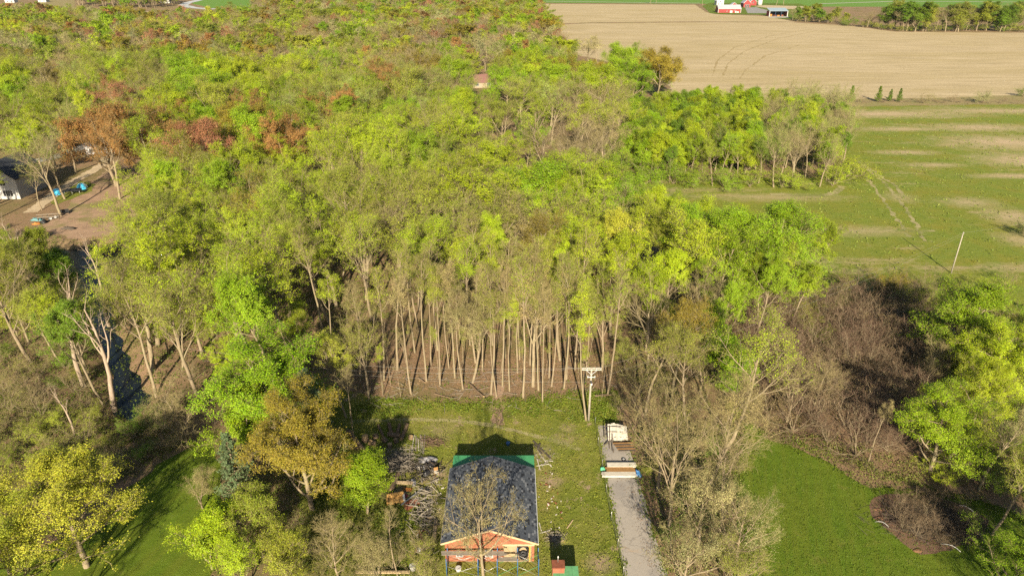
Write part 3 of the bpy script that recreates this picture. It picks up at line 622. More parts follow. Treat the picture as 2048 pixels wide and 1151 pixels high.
# hand-placed trees: (form, leaf, colour, 't' crown top / 'b' base, px, py, height, label, options)
HAND = [
 ('dome', 3, 'yel', 't', 105, 945, 12.5, 'large yellow-leafed tree over the shaded lawn in the bottom left corner', dict(var=0, wide=1.5)),
 ('dome', 3, 'yel', 't', -40, 1010, 11.5, 'yellow tree at the very left edge beside the large yellow tree', dict(wide=1.4)),
 ('dome', 3, 'lime', 't', 525, 690, 16, 'bright green leafy tree standing behind the golden-brown tree', dict(wide=1.6)),
 ('bushy', 3, 'lime', 't', 465, 790, 11, 'lower bright green tree beside the shaded lawn', {}),
 ('dome', 3, 'gold', 't', 588, 795, 15.5, 'big golden-brown tree to the left of the brick house', dict(var=1, wide=1.25)),
 ('conifer', 3, 'bluegrn', 't', 455, 865, 10, 'blue-green spruce between shaded lawn and golden-brown tree', {}),
 ('conifer', 3, 'bluegrn', 't', 610, 735, 14, 'grey-green spruce behind the golden-brown tree', {}),
 ('forest', 2, 'yel', 't', 672, 672, 13, 'small yellow tree at the shady edge of the yard', {}),
 ('slim', 0, 'tan', 't', 690, 730, 12, 'thin bare tree in deep shade beside the yard', {}),
 ('bushy', 3, 'lime', 't', 722, 915, 8, 'bright green small tree beside the log pile', dict(wide=1.25)),
 ('bushy', 2, 'olive', 't', 500, 985, 9, 'olive bushy tree below the golden-brown tree', {}),
 ('bushy', 3, 'yg', 't', 395, 1020, 8, 'yellow-green bushy tree at the right of the shaded lawn', dict(wide=1.2)),
 ('bushy', 2, 'olive', 't', 560, 1065, 8, 'olive bushy tree at the bottom edge below the golden-brown tree', {}),
 ('bushy', 2, 'yg', 't', 465, 1080, 7, 'yellow-green bushy tree at the bottom edge beside the lawn', {}),
 ('bushy', 1, 'tan', 't', 385, 935, 6, 'small pale twiggy tree leaning over the shaded lawn', {}),
 ('bushy', 0, None, 't', 660, 1040, 8, 'bare twiggy tree right of the golden-brown tree', {}),
 ('slim', 0, None, 'b', 795, 1150, 9, 'thin pale bare sapling at the bottom edge left of the house', {}),
 ('bushy', 1, 'tan', 't', 740, 1075, 7, 'tan twiggy tree at the bottom edge left of the sapling', {}),
 ('bushy', 1, 'olive', 't', 840, 1095, 6, 'olive twiggy tree at the bottom edge close to the house', {}),
 ('round', 1, 'tan', 't', 962, 950, 13.5, 'nearly bare tree standing in front of the brick house', dict(var=1, wide=.72)),
 ('vase', 1, 'tan', 'b', 1337, 1068, 17, 'tall forked bare tree beside the driveway', dict(var=0)),
 ('round', 1, 'cream', 't', 1420, 950, 10, 'cream-budded spreading tree right of the driveway', {}),
 ('round', 1, 'cream', 't', 1500, 985, 10, 'cream-budded spreading tree at the lawn edge near the bottom', {}),
 ('round', 1, 'cream', 't', 1390, 1060, 9, 'cream-budded tree at the bottom edge beside the driveway', {}),
 ('round', 1, 'olive', 't', 1480, 1090, 8, 'olive-budded tree at the bottom edge beside the right lawn', {}),
 ('forest', 1, 'tan', 't', 1440, 760, 16, 'bare spreading tree between driveway and lawn', dict(wide=1.25)),
 ('vase', 1, 'tan', 't', 1340, 775, 15, 'bare forked tree behind the lumber stack', {}),
 ('vase', 0, None, 't', 1480, 850, 13, 'bare grey tree beside the top of the right lawn', {}),
 ('forest', 1, 'olive', 't', 1310, 640, 15, 'olive-budded tree right of the utility pole', dict(wide=1.2)),
 ('forest', 1, 'olive', 't', 1400, 660, 15, 'olive-budded tree behind the bare spreading tree', dict(wide=1.2)),
 ('vase', 0, None, 't', 1315, 545, 17, 'grey bare tree with spreading branches in front of the yellow trees', {}),
 ('vase', 1, 'tan', 't', 1405, 530, 17, 'tan bare tree right of the grey bare tree', {}),
 ('dome', 3, 'lime', 't', 1945, 575, 14, 'large bright green tree at the right edge beyond the dark thicket', dict(var=0, wide=1.5)),
 ('dome', 3, 'yg', 't', 2025, 660, 13, 'yellow-green tree at the right edge below the large green tree', dict(wide=1.4)),
 ('dome', 3, 'lime', 't', 1912, 790, 11.5, 'round bright green tree beside the shaded thicket', dict(var=1, wide=1.6)),
 ('dome', 3, 'yg', 't', 1985, 735, 11, 'loose yellow-green tree between the two bright green trees', {}),
 ('forest', 1, 'cream', 't', 2025, 800, 13, 'pale budded tree at the right edge behind the planting bed', {}),
 ('dome', 3, 'lime', 't', 2060, 1075, 7, 'bright green tree in the bottom right corner', dict(wide=1.5)),
 ('forest', 2, 'olive', 't', 2060, 880, 13, 'olive tree at the right edge above the corner', {}),
 ('bushy', 0, None, 'b', 1573, 842, 10, 'small pale-trunked bare tree before the brown thicket, left of two', dict(tw=.2)),
 ('bushy', 0, None, 'b', 1627, 832, 10, 'small pale-trunked bare tree before the brown thicket, right of two', dict(tw=.2)),
 ('slim', 1, 'tan', 'b', 1737, 922, 9, 'slender bare tree at the top of the right lawn', dict(tw=.2)),
 ('bushy', 0, None, 'b', 1850, 800, 9, 'pale bare tree leaning left in the shaded thicket', dict(lean=(-.5, 0))),
 ('dome', 3, 'lime', 't', 1590, 425, 17, 'big bright green tree at the corner of the green field', dict(wide=1.4)),
 ('forest', 3, 'lime', 't', 1530, 520, 15, 'bright green tree beside the field corner above the brown thicket', {}),
 ('dome', 3, 'lime', 't', 1470, 425, 17, 'bright green tree along the field edge left of the corner tree', dict(wide=1.3)),
 ('dome', 3, 'yg', 't', 1400, 395, 17, 'yellow-green tree along the field edge', dict(wide=1.3)),
 ('forest', 3, 'yg', 't', 1310, 375, 17, 'yellow-green tree at the narrow end of the green field', dict(wide=1.1)),
 ('forest', 3, 'yel', 't', 1335, 440, 18, 'bright yellow tree in the wood near the green field', dict(wide=1.05)),
 ('forest', 3, 'yel', 't', 1262, 428, 18, 'bright yellow tree left of the other yellow tree in the wood', {}),
 ('forest', 3, 'yg', 't', 1235, 475, 18, 'yellow-green tree just before the two yellow trees', dict(wide=1.1)),
 ('bushy', 3, 'lime', 't', 1462, 640, 11, 'bright green tree left of the brown thicket', {}),
 ('bushy', 3, 'lime', 't', 1475, 700, 9, 'low bright green tree below the other at the thicket edge', {}),
 ('forest', 3, 'lime', 't', 1440, 560, 15, 'bright green tree between bare trees and brown thicket', {}),
 ('dead', 0, None, 'b', 226, 806, 20, 'tall leaning dead tree with bare pale branches beside the creek', dict(var=0, lean=(-.10, .0))),
 ('dead', 0, None, 'b', 168, 770, 19, 'dead tree with broken crown left of the tall leaning one', dict(var=1, lean=(-.12, .0))),
 ('dead', 0, None, 'b', 150, 870, 8, 'short broken dead trunk in the brush at lower left', dict(var=1)),
 ('dead', 0, None, 'b', 215, 640, 17, 'dead forked tree reaching over the creek water', dict(var=1, lean=(-.12, .0), rz=1.2)),
 ('dead', 0, None, 'b', 75, 590, 17, 'pale dead tree with many limbs at the left edge', dict(var=0, lean=(-.06, .0), rz=2.5)),
 ('vase', 1, 'olive', 'b', 395, 788, 20, 'pale-trunked tall tree right of the creek', dict(var=1)),
 ('forest', 1, 'olive', 'b', 310, 782, 20, 'leaning pale-trunked tree beside the creek bend', dict(lean=(-.1, 0))),
 ('bushy', 0, None, 'b', 375, 892, 9, 'small spreading bare tree at the top of the shaded lawn', dict(wide=1.3)),
 ('forest', 3, 'grn', 't', 140, 590, 17, 'dense green tree in front of the dead trees', {}),
 ('bushy', 3, 'olive', 't', 50, 470, 12, 'olive green tree at the left edge below the white house', {}),
 ('bushy', 3, 'grn', 't', 105, 505, 10, 'dense mid green tree at the creek below the clearing', {}),
 ('bushy', 2, 'olive', 't', 10, 545, 13, 'olive tree cut by the left edge below the pale dead tree', {}),
 ('vase', 1, 'pale', 'b', 122, 432, 24, 'tall pale-green budding tree at the edge of the dirt clearing', dict(var=0, lean=(-.05, 0))),
 ('vase', 2, 'russ', 'b', 240, 398, 22, 'russet tree standing in the dirt clearing', dict(var=1)),
 ('forest', 1, 'olive', 'b', 84, 420, 12, 'small tree beside the white gabled house', {}),
 ('vase', 1, 'pale', 'b', 130, 398, 18, 'forked budding tree beside the blue tents', dict(var=1)),
 ('vase', 1, 'olive', 'b', 152, 345, 20, 'budding tree between the lane and the dirt track', {}),
 ('round', 3, 'russ', 't', 195, 222, 21, 'russet tree beyond the clearing, left of the russet pair', dict(wide=1.3)),
 ('round', 3, 'russ', 't', 265, 215, 21, 'russet tree beyond the clearing, right of the russet pair', dict(wide=1.4)),
 ('round', 3, 'red', 't', 385, 252, 20, 'reddish round-crowned tree in the left wood', dict(wide=1.1)),
 ('round', 3, 'red', 't', 218, 160, 20, 'reddish tree between yellow-green trees far left', dict(wide=1.2)),
 ('round', 3, 'russ', 't', 560, 230, 20, 'russet tree in the middle of the wood', {}),
 ('round', 3, 'gold', 't', 468, 212, 20, 'golden-brown tree in the left middle of the wood', dict(wide=1.3)),
 ('forest', 3, 'yg', 't', 170, 178, 20, 'yellow-green tree left of the reddish one far left', {}),
 ('vase', 0, None, 't', 1105, 165, 21, 'large grey bare tree in front of the copse, left of two', dict(tw=.4, wide=1.5)),
 ('vase', 0, None, 't', 1165, 185, 20, 'large grey bare tree in front of the copse, right of two', dict(tw=.35, wide=1.3)),
 ('vase', 0, None, 't', 1075, 225, 21, 'grey bare tree in front of the two large grey bare trees', dict(tw=.35, wide=1.35)),
 ('vase', 0, None, 't', 1140, 240, 20, 'grey-brown bare tree below the large grey bare pair', dict(tw=.3, wide=1.35)),
 ('vase', 0, None, 't', 1030, 150, 20, 'grey bare tree just right of the brown-roofed house', dict(tw=.3, wide=1.2)),
 ('vase', 0, None, 't', 930, 290, 20, 'tan bare tree with upright limbs in the wood centre', dict(wide=1.1)),
 ('vase', 0, None, 't', 1190, 255, 17, 'tan bare tree at the narrow end of the green field', dict(tw=.1)),
 ('vase', 0, None, 't', 1215, 300, 12, 'low tan bare tree beside the narrow end of the field', dict(tw=.1)),
 ('forest', 3, 'lime', 't', 560, 155, 19, 'broad bright green crown left of the wood centre', dict(wide=1.3)),
 ('forest', 3, 'lime', 't', 700, 195, 18, 'bright green crown in the wood centre', dict(wide=1.4)),
 ('forest', 3, 'lime', 't', 620, 205, 18, 'bright green crown between russet tree and wood centre', dict(wide=1.2)),
 ('forest', 3, 'yg', 't', 905, 182, 20, 'tall yellow-green crown before the brown-roofed house', dict(wide=1.1)),
 ('forest', 3, 'lime', 't', 905, 85, 20, 'round bright green crown far behind the brown-roofed house', dict(wide=1.3)),
 ('forest', 3, 'lime', 't', 1060, 85, 20, 'bright green tree at the stubble field edge', dict(wide=1.2)),
 ('forest', 3, 'yg', 't', 1000, 430, 16, 'yellow-green tree rising in front of the bare slender trees', {}),
 ('forest', 2, 'yg', 't', 765, 285, 20, 'yellow-tinted budding tree in the wood centre', {}),
 ('slim', 2, 'yg', 't', 915, 545, 12, 'small yellow tree at the sunny front of the wood', {}),
 ('slim', 2, 'yg', 't', 1040, 560, 14, 'small yellow-green tree at the front of the wood above the path', {}),
 ('round', 3, 'lime', 't', 1285, 100, 13, 'bushy green tree standing at the corner of the stubble field', dict(wide=.9)),
 ('forest', 2, 'lime', 't', 1270, 85, 15, 'taller light green tree at the corner of the stubble field', {}),
 ('vase', 0, None, 't', 1125, 65, 15, 'brown bare tree at the stubble field edge', dict(tw=.6)),
 ('vase', 0, None, 't', 1235, 100, 13, 'tan bare tree beside the bushy green corner tree', dict(tw=.1)),
]
for form, leaf, col, how, px, py, H, label, opt in HAND:
    x, y = G(px, py) if how == 'b' else at_top(px, py, H)
    opt = dict(opt); opt.setdefault('tw', 0.0)
    plant(form, leaf, col, x, y, H, label, **opt)

# slender trees at the sunny front of the wood, placed by their visible feet
SLIM = []
FRONT = [(720, 762), (738, 795), (768, 760), (822, 786), (853, 762), (862, 730), (898, 735), (880, 770), (926, 778), (945, 765), (951, 725), (982, 788), (993, 793), (1005, 772), (1019, 782), (1046, 795), (1085, 803), (1066, 772), (1077, 780), (1103, 772), (1098, 755), (1133, 758), (1128, 776), (1166, 778), (1172, 840), (1205, 742), (1215, 790), (1150, 740), (1035, 745), (965, 740), (910, 755), (795, 740), (1060, 730), (1120, 720), (1010, 715), (875, 700), (940, 690), (985, 690), (1080, 690), (1160, 700), (830, 705)]
for i, (px, py) in enumerate(FRONT):
    x, y = G(px, py); big = i % 4 == 1
    e = plant('vase' if big and i % 8 == 1 else 'slim', rnd.choice((1, 1, 2)), rnd.choice(('yg', 'olive', 'olive', 'tan', 'yg')), x, y, rnd.uniform(15, 21), None, 'slender trees at the front of the wood', lean=(rnd.uniform(-.06, .06), rnd.uniform(-.05, .05)), name='slender_tree', cat='tree', wide=rnd.uniform(.85, 1.1)); SLIM.append(('slender pale-trunked tree', x, y, e))
for i in range(34):
    x, y = G(rnd.uniform(730, 1230), rnd.uniform(690, 800)); e = plant('slim', rnd.choice((0, 1, 1, 2)), rnd.choice(('yg', 'olive')), x, y, rnd.uniform(5, 11), None, 'saplings at the front of the wood', lean=(rnd.uniform(-.14, .14), rnd.uniform(-.1, .1)), name='sapling', cat='sapling', wide=rnd.uniform(.55, .8)); SLIM.append(('thin sapling', x, y, e))

# ------------------------------------------------------------------ random wood
def inside(poly, x, y):
    poly = np.asarray(poly); x = np.asarray(x); y = np.asarray(y); r = np.zeros(x.shape, bool); n = len(poly)
    for i in range(n):
        (ax, ay), (bx, by) = poly[i], poly[i - 1]
        c = ((ay > y) != (by > y)) & (x < (bx - ax) * (y - ay) / (by - ay + 1e-12) + ax); r ^= c
    return r
WOOD = g((-500, 800), (-250, 640), (0, 700), (250, 850), (380, 790), (560, 800), (700, 760), (800, 745), (1000, 735), (1230, 740), (1250, 830), (1330, 830)) + [(23, 62), (27, 62)] + g((1440, 780), (1450, 700), (1500, 620), (1560, 590), (1640, 560)) + [G(1640, 470, 15), G(1560, 425, 15), G(1400, 392, 15), G(1250, 372, 14)] + g((1260, 355), (1225, 300), (1250, 215), (1330, 205), (1325, 190), (1130, 118), (1100, 85), (1085, 45), (1068, 8), (1055, -14), (530, -14), (505, 36), (430, 47), (300, 49), (160, 44), (50, 38), (-300, 32), (-900, 60), (-900, 800))
HOLES = [g((-10, 480), (60, 465), (150, 482), (290, 478), (305, 440), (330, 380), (300, 335), (220, 318), (120, 340), (60, 380), (-20, 420)),
         g((-200, 425), (60, 410), (70, 365), (20, 330), (-200, 330)), g((150, 345), (230, 300), (215, 285), (120, 330)),
         g((930, 190), (1000, 190), (990, 160), (935, 160)), g((1130, 185), (1230, 185), (1250, 160), (1140, 140))]
def scatter(poly, y0, y1, rmin, xlim, tries, seed, avoid):
    rg = np.random.default_rng(seed); cell = rmin; grid = {}
    for (x, y, h) in avoid:
        grid.setdefault((int(x // cell), int(y // cell)), []).append((x, y))
    pa = np.asarray(poly); X = rg.uniform(max(pa[:, 0].min(), -xlim), min(pa[:, 0].max(), xlim), tries); Y = rg.uniform(max(pa[:, 1].min(), y0), min(pa[:, 1].max(), y1), tries)
    ok = inside(poly, X, Y) & (np.abs(X) < 0.80 * (Y + 6) + 12)
    for h in HOLES: ok &= ~inside(h, X, Y)
    ok &= creek_dist(X, Y) > 2.5
    out = []
    for x, y in zip(X[ok], Y[ok]):
        i, j = int(x // cell), int(y // cell)
        if any((x - a) ** 2 + (y - b) ** 2 < rmin * rmin for p in (i - 1, i, i + 1) for q in (j - 1, j, j + 1) for a, b in grid.get((p, q), ())): continue
        grid.setdefault((i, j), []).append((x, y)); out.append((x, y))
    return out
def project(x, y, z):
    z -= CAM_H; cz = y * math.cos(PITCH) - z * math.sin(PITCH); cy = y * math.sin(PITCH) + z * math.cos(PITCH)
    return 1024 + FPX * x / cz, 575.5 - FPX * cy / cz
def pick(table):
    u = rnd.random() * sum(t[-1] for t in table)
    for t in table:
        u -= t[-1]
        if u <= 0: return t
    return table[-1]
MIX = {  # (form, leaf, colour, twig tint, weight)
    'front': [('slim', 1, 'olive', 0, 4), ('forest', 1, 'yg', 0, 2), ('vase', 1, 'tan', 0, 2.5), ('slim', 2, 'yg', 0, 2.5), ('vase', 1, 'yg', 0, 2.5), ('vase', 0, None, 0, 1.8), ('forest', 2, 'olive', 0, 1.5), ('forest', 2, 'gold', 0, .4)],
    'middle': [('vase', 2, 'olive', 0, 3.5), ('forest', 2, 'yg', 0, 3), ('vase', 2, 'yg', 0, 3.5), ('vase', 1, 'olive', 0, 1.6), ('vase', 0, None, 0, 1.1), ('vase', 3, 'yg', 0, 2.4), ('vase', 1, 'tan', 0, 1.2), ('round', 3, 'lime', 0, 1.0), ('vase', 2, 'russ', 0, .2)],
    'creek': [('forest', 2, 'olive', 0, 2), ('vase', 2, 'yg', 0, 4), ('forest', 2, 'yg', 0, 2.5), ('vase', 1, 'olive', 0, 1.6), ('vase', 3, 'yg', 0, 2.5), ('vase', 0, None, .1, 1.2), ('forest', 3, 'lime', 0, 1.2), ('vase', 2, 'gold', 0, .5)],
    'back': [('round', 3, 'yg', 0, 2.2), ('round', 3, 'lime', 0, 2.8), ('round', 2, 'olive', 0, 3), ('vase', 2, 'olive', 0, 2), ('vase', 0, None, .2, 1.8), ('vase', 3, 'russ', 0, .7), ('round', 3, 'gold', 0, .9), ('vase', 1, 'tan', 0, 2.6), ('vase', 2, 'pale', 0, 2)],
    'edge': [('forest', 3, 'lime', 0, 4), ('forest', 3, 'yg', 0, 4), ('forest', 2, 'yg', 0, 1.5)],
}
WHERE = {'front': 'in the front of the wood behind the slender trees', 'middle': 'in the crowded middle of the wood', 'creek': 'in the wood beside the creek', 'back': 'in the back of the wood beyond the clearing', 'edge': 'at the green field edge of the wood'}
def wood_tree(x, y, H, zone):
    u, v = project(x, y, 0)
    if zone == 'edge':                            # the belt stays low enough to leave the grass inlet open
        while H > 6 and project(x, y, H)[1] < 374 + max(0, project(x, y, H)[0] - 1250) * .17: H -= .5
    if u < 290 and v > 465:                       # lower growth before the clearing and the pond
        while H > 4 and project(x, y, H)[1] < (556 if u > 100 else 470): H -= .5
    if 940 < u < 990 and 172 < v < 290: H = min(H, rnd.uniform(6, 9))     # and before the brown-roofed house
    form, leaf, col, tw, _ = pick(MIX[zone])
    if leaf == 0: lk = 'bare grey-brown tree'
    else: lk = {1: 'thinly budding %s tree', 2: 'half-leafed %s tree', 3: 'full-crowned %s tree'}[leaf] % LOOK[col]
    e = plant(form, leaf, col, x, y, H, None, 'trees of the wood', tw=tw, lean=(rnd.uniform(-.05, .05), rnd.uniform(-.05, .05)), wide=rnd.uniform(1.0, 1.25) * (1.0 if form == 'round' else 1.25 if zone in ('back', 'middle') else 1.1)); CROWD.append((lk, x, y, e))
CROWD = []
def zone_of(x, y):
    u, v = project(x, y, 16)
    if u > 1180 and v > 360: return 'edge' if v < 560 and u > 1260 else 'front'
    if y < 106 and x > -30: return 'front'
    if y < 165 and x < -28: return 'creek'
    if y < 215: return 'middle'
    return 'back'
near = scatter(WOOD, 60, 150, 5.6, 300, 9000, 1, PLACED)
for x, y in near: wood_tree(x, y, rnd.uniform(13, 21.5), zone_of(x, y))
belt = scatter([G(1250, 376, 14), G(1400, 396, 15), G(1560, 430, 15), G(1600, 480, 14), G(1610, 560, 10), G(1560, 600, 6), G(1480, 560, 12), G(1400, 480, 14), G(1300, 430, 15)], 80, 220, 4.2, 300, 2500, 8, PLACED)
for x, y in belt: wood_tree(x, y, rnd.uniform(11, 15.5), 'edge')
mid = scatter(WOOD, 150, 350, 9.3, 400, 30000, 2, PLACED)
for x, y in mid: wood_tree(x, y, rnd.uniform(12, 22), zone_of(x, y))
for x, y in scatter(g((300, 640), (600, 640), (700, 735), (560, 790), (330, 790)), 60, 160, 4.4, 300, 1500, 10, PLACED): wood_tree(x, y, rnd.uniform(6, 11), 'creek')
ck = scatter(g((140, 575), (300, 560), (350, 700), (340, 800), (190, 800), (150, 700)), 60, 160, 3.6, 300, 1500, 9, PLACED)
for x, y in ck: wood_tree(x, y, rnd.uniform(9, 16), 'creek')

# copse at the green field
COPSE = g((1255, 355), (1330, 372), (1480, 374), (1640, 376), (1700, 330), (1690, 255), (1600, 235), (1420, 240), (1270, 260))
COPSED = []
cp = scatter(COPSE, 100, 400, 4.6, 400, 5000, 3, [])
for i, (x, y) in enumerate(cp):
    u, v = project(x, y, 0); bare = u > 1520 and rnd.random() < .55
    if bare: COPSED.append(('bare pale-trunked tree', x, y, plant('vase', rnd.choice((0, 1)), 'pale', x, y, rnd.uniform(13, 16), None, 'trees of the copse', tw=0, name='bare_tree', cat='bare tree')))
    else:
        col = rnd.choice(('lime', 'lime', 'yg', 'yg', 'yg', 'grn')); COPSED.append((LOOK[col] + ' leafy tree', x, y, plant(rnd.choice(('bushy', 'bushy', 'forest')), 3 if rnd.random() < .8 else 2, col, x, y, rnd.uniform(10.5, 14), None, 'trees of the copse', wide=1.1, name='leafy_tree', cat='tree')))
for bi, (px, py) in enumerate(((1300, 362), (1345, 368), (1390, 372), (1445, 374), (1500, 374), (1560, 376), (1665, 372), (1690, 355))):
    x, y = G(px, py); plant('shrub', 2, 'lime' if px < 1480 else 'yg', x, y, rnd.uniform(4.5, 7.5), f'low green bush at the foot of the copse, {["first","second","third","fourth","fifth","sixth","seventh","eighth"][bi]} from the wood', 'bushes at the foot of the copse', wide=1.7)

# far wood: one mass, instanced
proto = bpy.data.collections.new('far_wood_source'); PK = []
FARMIX = [('round', 3, 'lime', 0, 6), ('round', 3, 'yg', 0, 6), ('round', 3, 'olive', 0, 13), ('forest', 3, 'lime', 0, 3), ('forest', 1, 'olive', 0, 12), ('vase', 1, 'tan', 0, 15), ('vase', 0, None, .15, 14), ('vase', 0, None, .6, 7), ('forest', 3, 'russ', 0, 5), ('vase', 1, 'russ', 0, 7), ('round', 3, 'gold', 0, 6), ('forest', 1, 'cream', 0, 10), ('forest', 3, 'yel', 0, 1.5), ('forest', 1, 'red', .5, 4)]
k = 0
for (form, leaf, col, tw, w) in FARMIX:
    for v in range(2):
        o = bpy.data.objects.new('far_tree_%03d' % k, TREES['far_' + form, v, leaf][3]); c = C[col] if col else (.2, .2, .05); j = .9 + .2 * v
        proto.objects.link(o); PK.append((k, w, TREES['far_' + form, v, leaf][1], (c[0] * j, c[1] * j, c[2] * j, tw))); k += 1
def far_mass(name, pts, hs, label, cat, seed):
    rg = np.random.default_rng(seed); w = np.array([p[1] for p in PK], float); idx = rg.choice(len(PK), len(pts), p=w / w.sum()); tops = np.array([p[2] for p in PK])
    me = bpy.data.meshes.new(name); me.from_pydata([(x, y, -.1) for x, y in pts], [], [])
    a = me.attributes.new('pick', 'INT', 'POINT'); a.data.foreach_set('value', idx.astype(np.int32))
    a = me.attributes.new('turn', 'FLOAT', 'POINT'); a.data.foreach_set('value', rg.uniform(0, 6.28, len(pts)).astype(np.float32))
    sz = rg.uniform(hs[0], hs[1], len(pts)) / tops[idx]; wd = sz * rg.uniform(1.25, 1.7, len(pts))
    a = me.attributes.new('size', 'FLOAT_VECTOR', 'POINT'); a.data.foreach_set('vector', np.stack([wd, wd, sz], -1).astype(np.float32).ravel())
    tint = np.array([p[3] for p in PK])[idx]; tint[:, :3] *= rg.uniform(.8, 1.2, (len(pts), 1)); tint[:, 0] *= rg.uniform(.9, 1.1, len(pts))
    a = me.attributes.new('tint', 'FLOAT_COLOR', 'POINT'); a.data.foreach_set('color', tint.astype(np.float32).ravel())
    o = tag(link(bpy.data.objects.new(name, me)), label, cat, kind='stuff')
    t = bpy.data.node_groups.new(name, 'GeometryNodeTree'); t.interface.new_socket('Geometry', in_out='INPUT', socket_type='NodeSocketGeometry'); t.interface.new_socket('Geometry', in_out='OUTPUT', socket_type='NodeSocketGeometry')
    N = t.nodes.new; i, ou, ip, ci = N('NodeGroupInput'), N('NodeGroupOutput'), N('GeometryNodeInstanceOnPoints'), N('GeometryNodeCollectionInfo')
    ci.inputs['Collection'].default_value = proto; ci.inputs['Separate Children'].default_value = True; ci.inputs['Reset Children'].default_value = True; ip.inputs['Pick Instance'].default_value = True
    def attr(nm, ty):
        n = N('GeometryNodeInputNamedAttribute'); n.data_type = ty; n.inputs['Name'].default_value = nm; return n.outputs['Attribute']
    cx = N('ShaderNodeCombineXYZ'); t.links.new(attr('turn', 'FLOAT'), cx.inputs['Z'])
    t.links.new(i.outputs[0], ip.inputs['Points']); t.links.new(ci.outputs[0], ip.inputs['Instance']); t.links.new(attr('pick', 'INT'), ip.inputs['Instance Index'])
    t.links.new(cx.outputs[0], ip.inputs['Rotation']); t.links.new(attr('size', 'FLOAT_VECTOR'), ip.inputs['Scale']); t.links.new(ip.outputs[0], ou.inputs[0])
    o.modifiers.new('trees', 'NODES').node_group = t
    return o
fw = scatter(WOOD, 350, 1500, 11, 1200, 90000, 4, PLACED)
far_mass('far_woodland', fw, (13, 19), 'far mixed wood of green, tan and russet crowns', 'woodland', 1)
BEY = g((150, 0), (350, 0), (350, 10), (300, 18), (160, 14)); far_mass('far_tree_belt', scatter(BEY, 300, 2500, 11, 1500, 4000, 5, []), (12, 18), 'tree belt behind the far pale track', 'woodland', 2)
BEY = [(-1500, 1330), (-60, 1330), (60, 1300), (70, 1700), (-1500, 1700)]; far_mass('horizon_woodland', scatter(BEY, 300, 2500, 12, 1500, 9000, 6, []), (12, 18), 'woodland at the far left horizon', 'woodland', 3)
print('FAR', len(fw))

# ------------------------------------------------------------------ labels that count outwards from a landmark
ORD = [w + ' ' if w else '' for w in ',second,third,fourth,fifth,sixth,seventh,eighth,ninth,tenth,eleventh,twelfth,thirteenth,fourteenth,fifteenth,sixteenth,seventeenth,eighteenth,nineteenth,twentieth'.split(',')]
def name_by_landmark(items, marks, suffix=''):
    groups = {}
    for lk, x, y, e in items:
        ph, mx, my = min(marks, key=lambda m: (m[1] - x) ** 2 + ((m[2] - y) * .8) ** 2)
        u, v = project(x, y, 10); mu, mv = project(mx, my, 10); du, dv = u - mu, (mv - v) * 1.6
        rel = ('right of' if du > 0 else 'left of') if abs(du) > abs(dv) else ('behind' if dv > 0 else 'in front of')
        groups.setdefault((lk, rel, ph), []).append(((x - mx) ** 2 + (y - my) ** 2, e))
    for (lk, rel, ph), l in groups.items():
        for i, (_, e) in enumerate(sorted(l, key=lambda t: t[0])):
            o = ORD[i] if i < len(ORD) else ORD[-1]
            e['label'] = (('nearest ' if i == 0 and len(l) > 1 else o) + f'{lk} {rel} {ph}{suffix}')
def lm(ph, px, py, h): return (ph, *G(px, py, h))
MARKS = [lm('the reddish round-crowned tree', 385, 252, 20), lm('the russet mid-wood tree', 560, 230, 20), lm('the tall leaning dead tree', 226, 806, 0), lm('the brown-roofed house', 965, 165, 0),
         lm('the tall yellow-green crown', 905, 182, 20), lm('the large grey bare trees', 1135, 175, 20), lm('the two yellow trees', 1300, 434, 18), lm('the yellow-tinted budding tree', 765, 285, 20),
         lm('the utility pole', 1177, 840, 0), lm('the shady edge of the yard', 690, 760, 0), lm('the creek bend', 262, 800, 0), lm('the russet tree in the clearing', 240, 398, 0), lm('the russet pair', 230, 218, 21),
         lm('the golden-brown tree in the left wood', 468, 212, 20), lm('the bright green crown in the wood centre', 700, 195, 18), lm('the small tree by the white house', 84, 420, 0), lm('the earth path into the wood', 995, 790, 0),
         lm('the dead forked tree', 215, 640, 0), lm('the stubble field edge', 1060, 85, 20), lm('the big green corner tree', 1590, 425, 17), lm('the reddish tree far left', 218, 160, 20), lm('the pale trunk by the creek', 395, 788, 0), lm('the bright green tree by the lawn', 525, 690, 16), lm('the yellow-green tree far left', 100, 190, 20), lm('the lane behind the white house', 60, 300, 0), lm('the golden crown far left', 320, 190, 20), lm('the broad bright green crown', 560, 155, 19), lm('the bright green crown by russets', 620, 205, 18), lm('the gap before the brown-roofed house', 940, 230, 15)]
name_by_landmark(CROWD, MARKS)
name_by_landmark(SLIM, [lm('the earth path into the wood', 995, 790, 0), lm('the utility pole', 1177, 840, 0), lm('the shady edge of the yard', 720, 790, 0), lm('the leaning pale trunk pair', 855, 770, 0), lm('the thick pale trunk at the wood front', 1133, 758, 0), lm('the small yellow tree', 915, 740, 0)])
name_by_landmark(COPSED, [lm('the tan end of the green field', 1290, 362, 0), lm('the copse corner by the wheel ruts', 1680, 350, 0), lm('the middle of the copse', 1480, 300, 0), lm('the worn track at the copse foot', 1600, 384, 0), lm('the back of the copse', 1420, 250, 0), lm('the field margin end of the copse', 1610, 245, 0)])

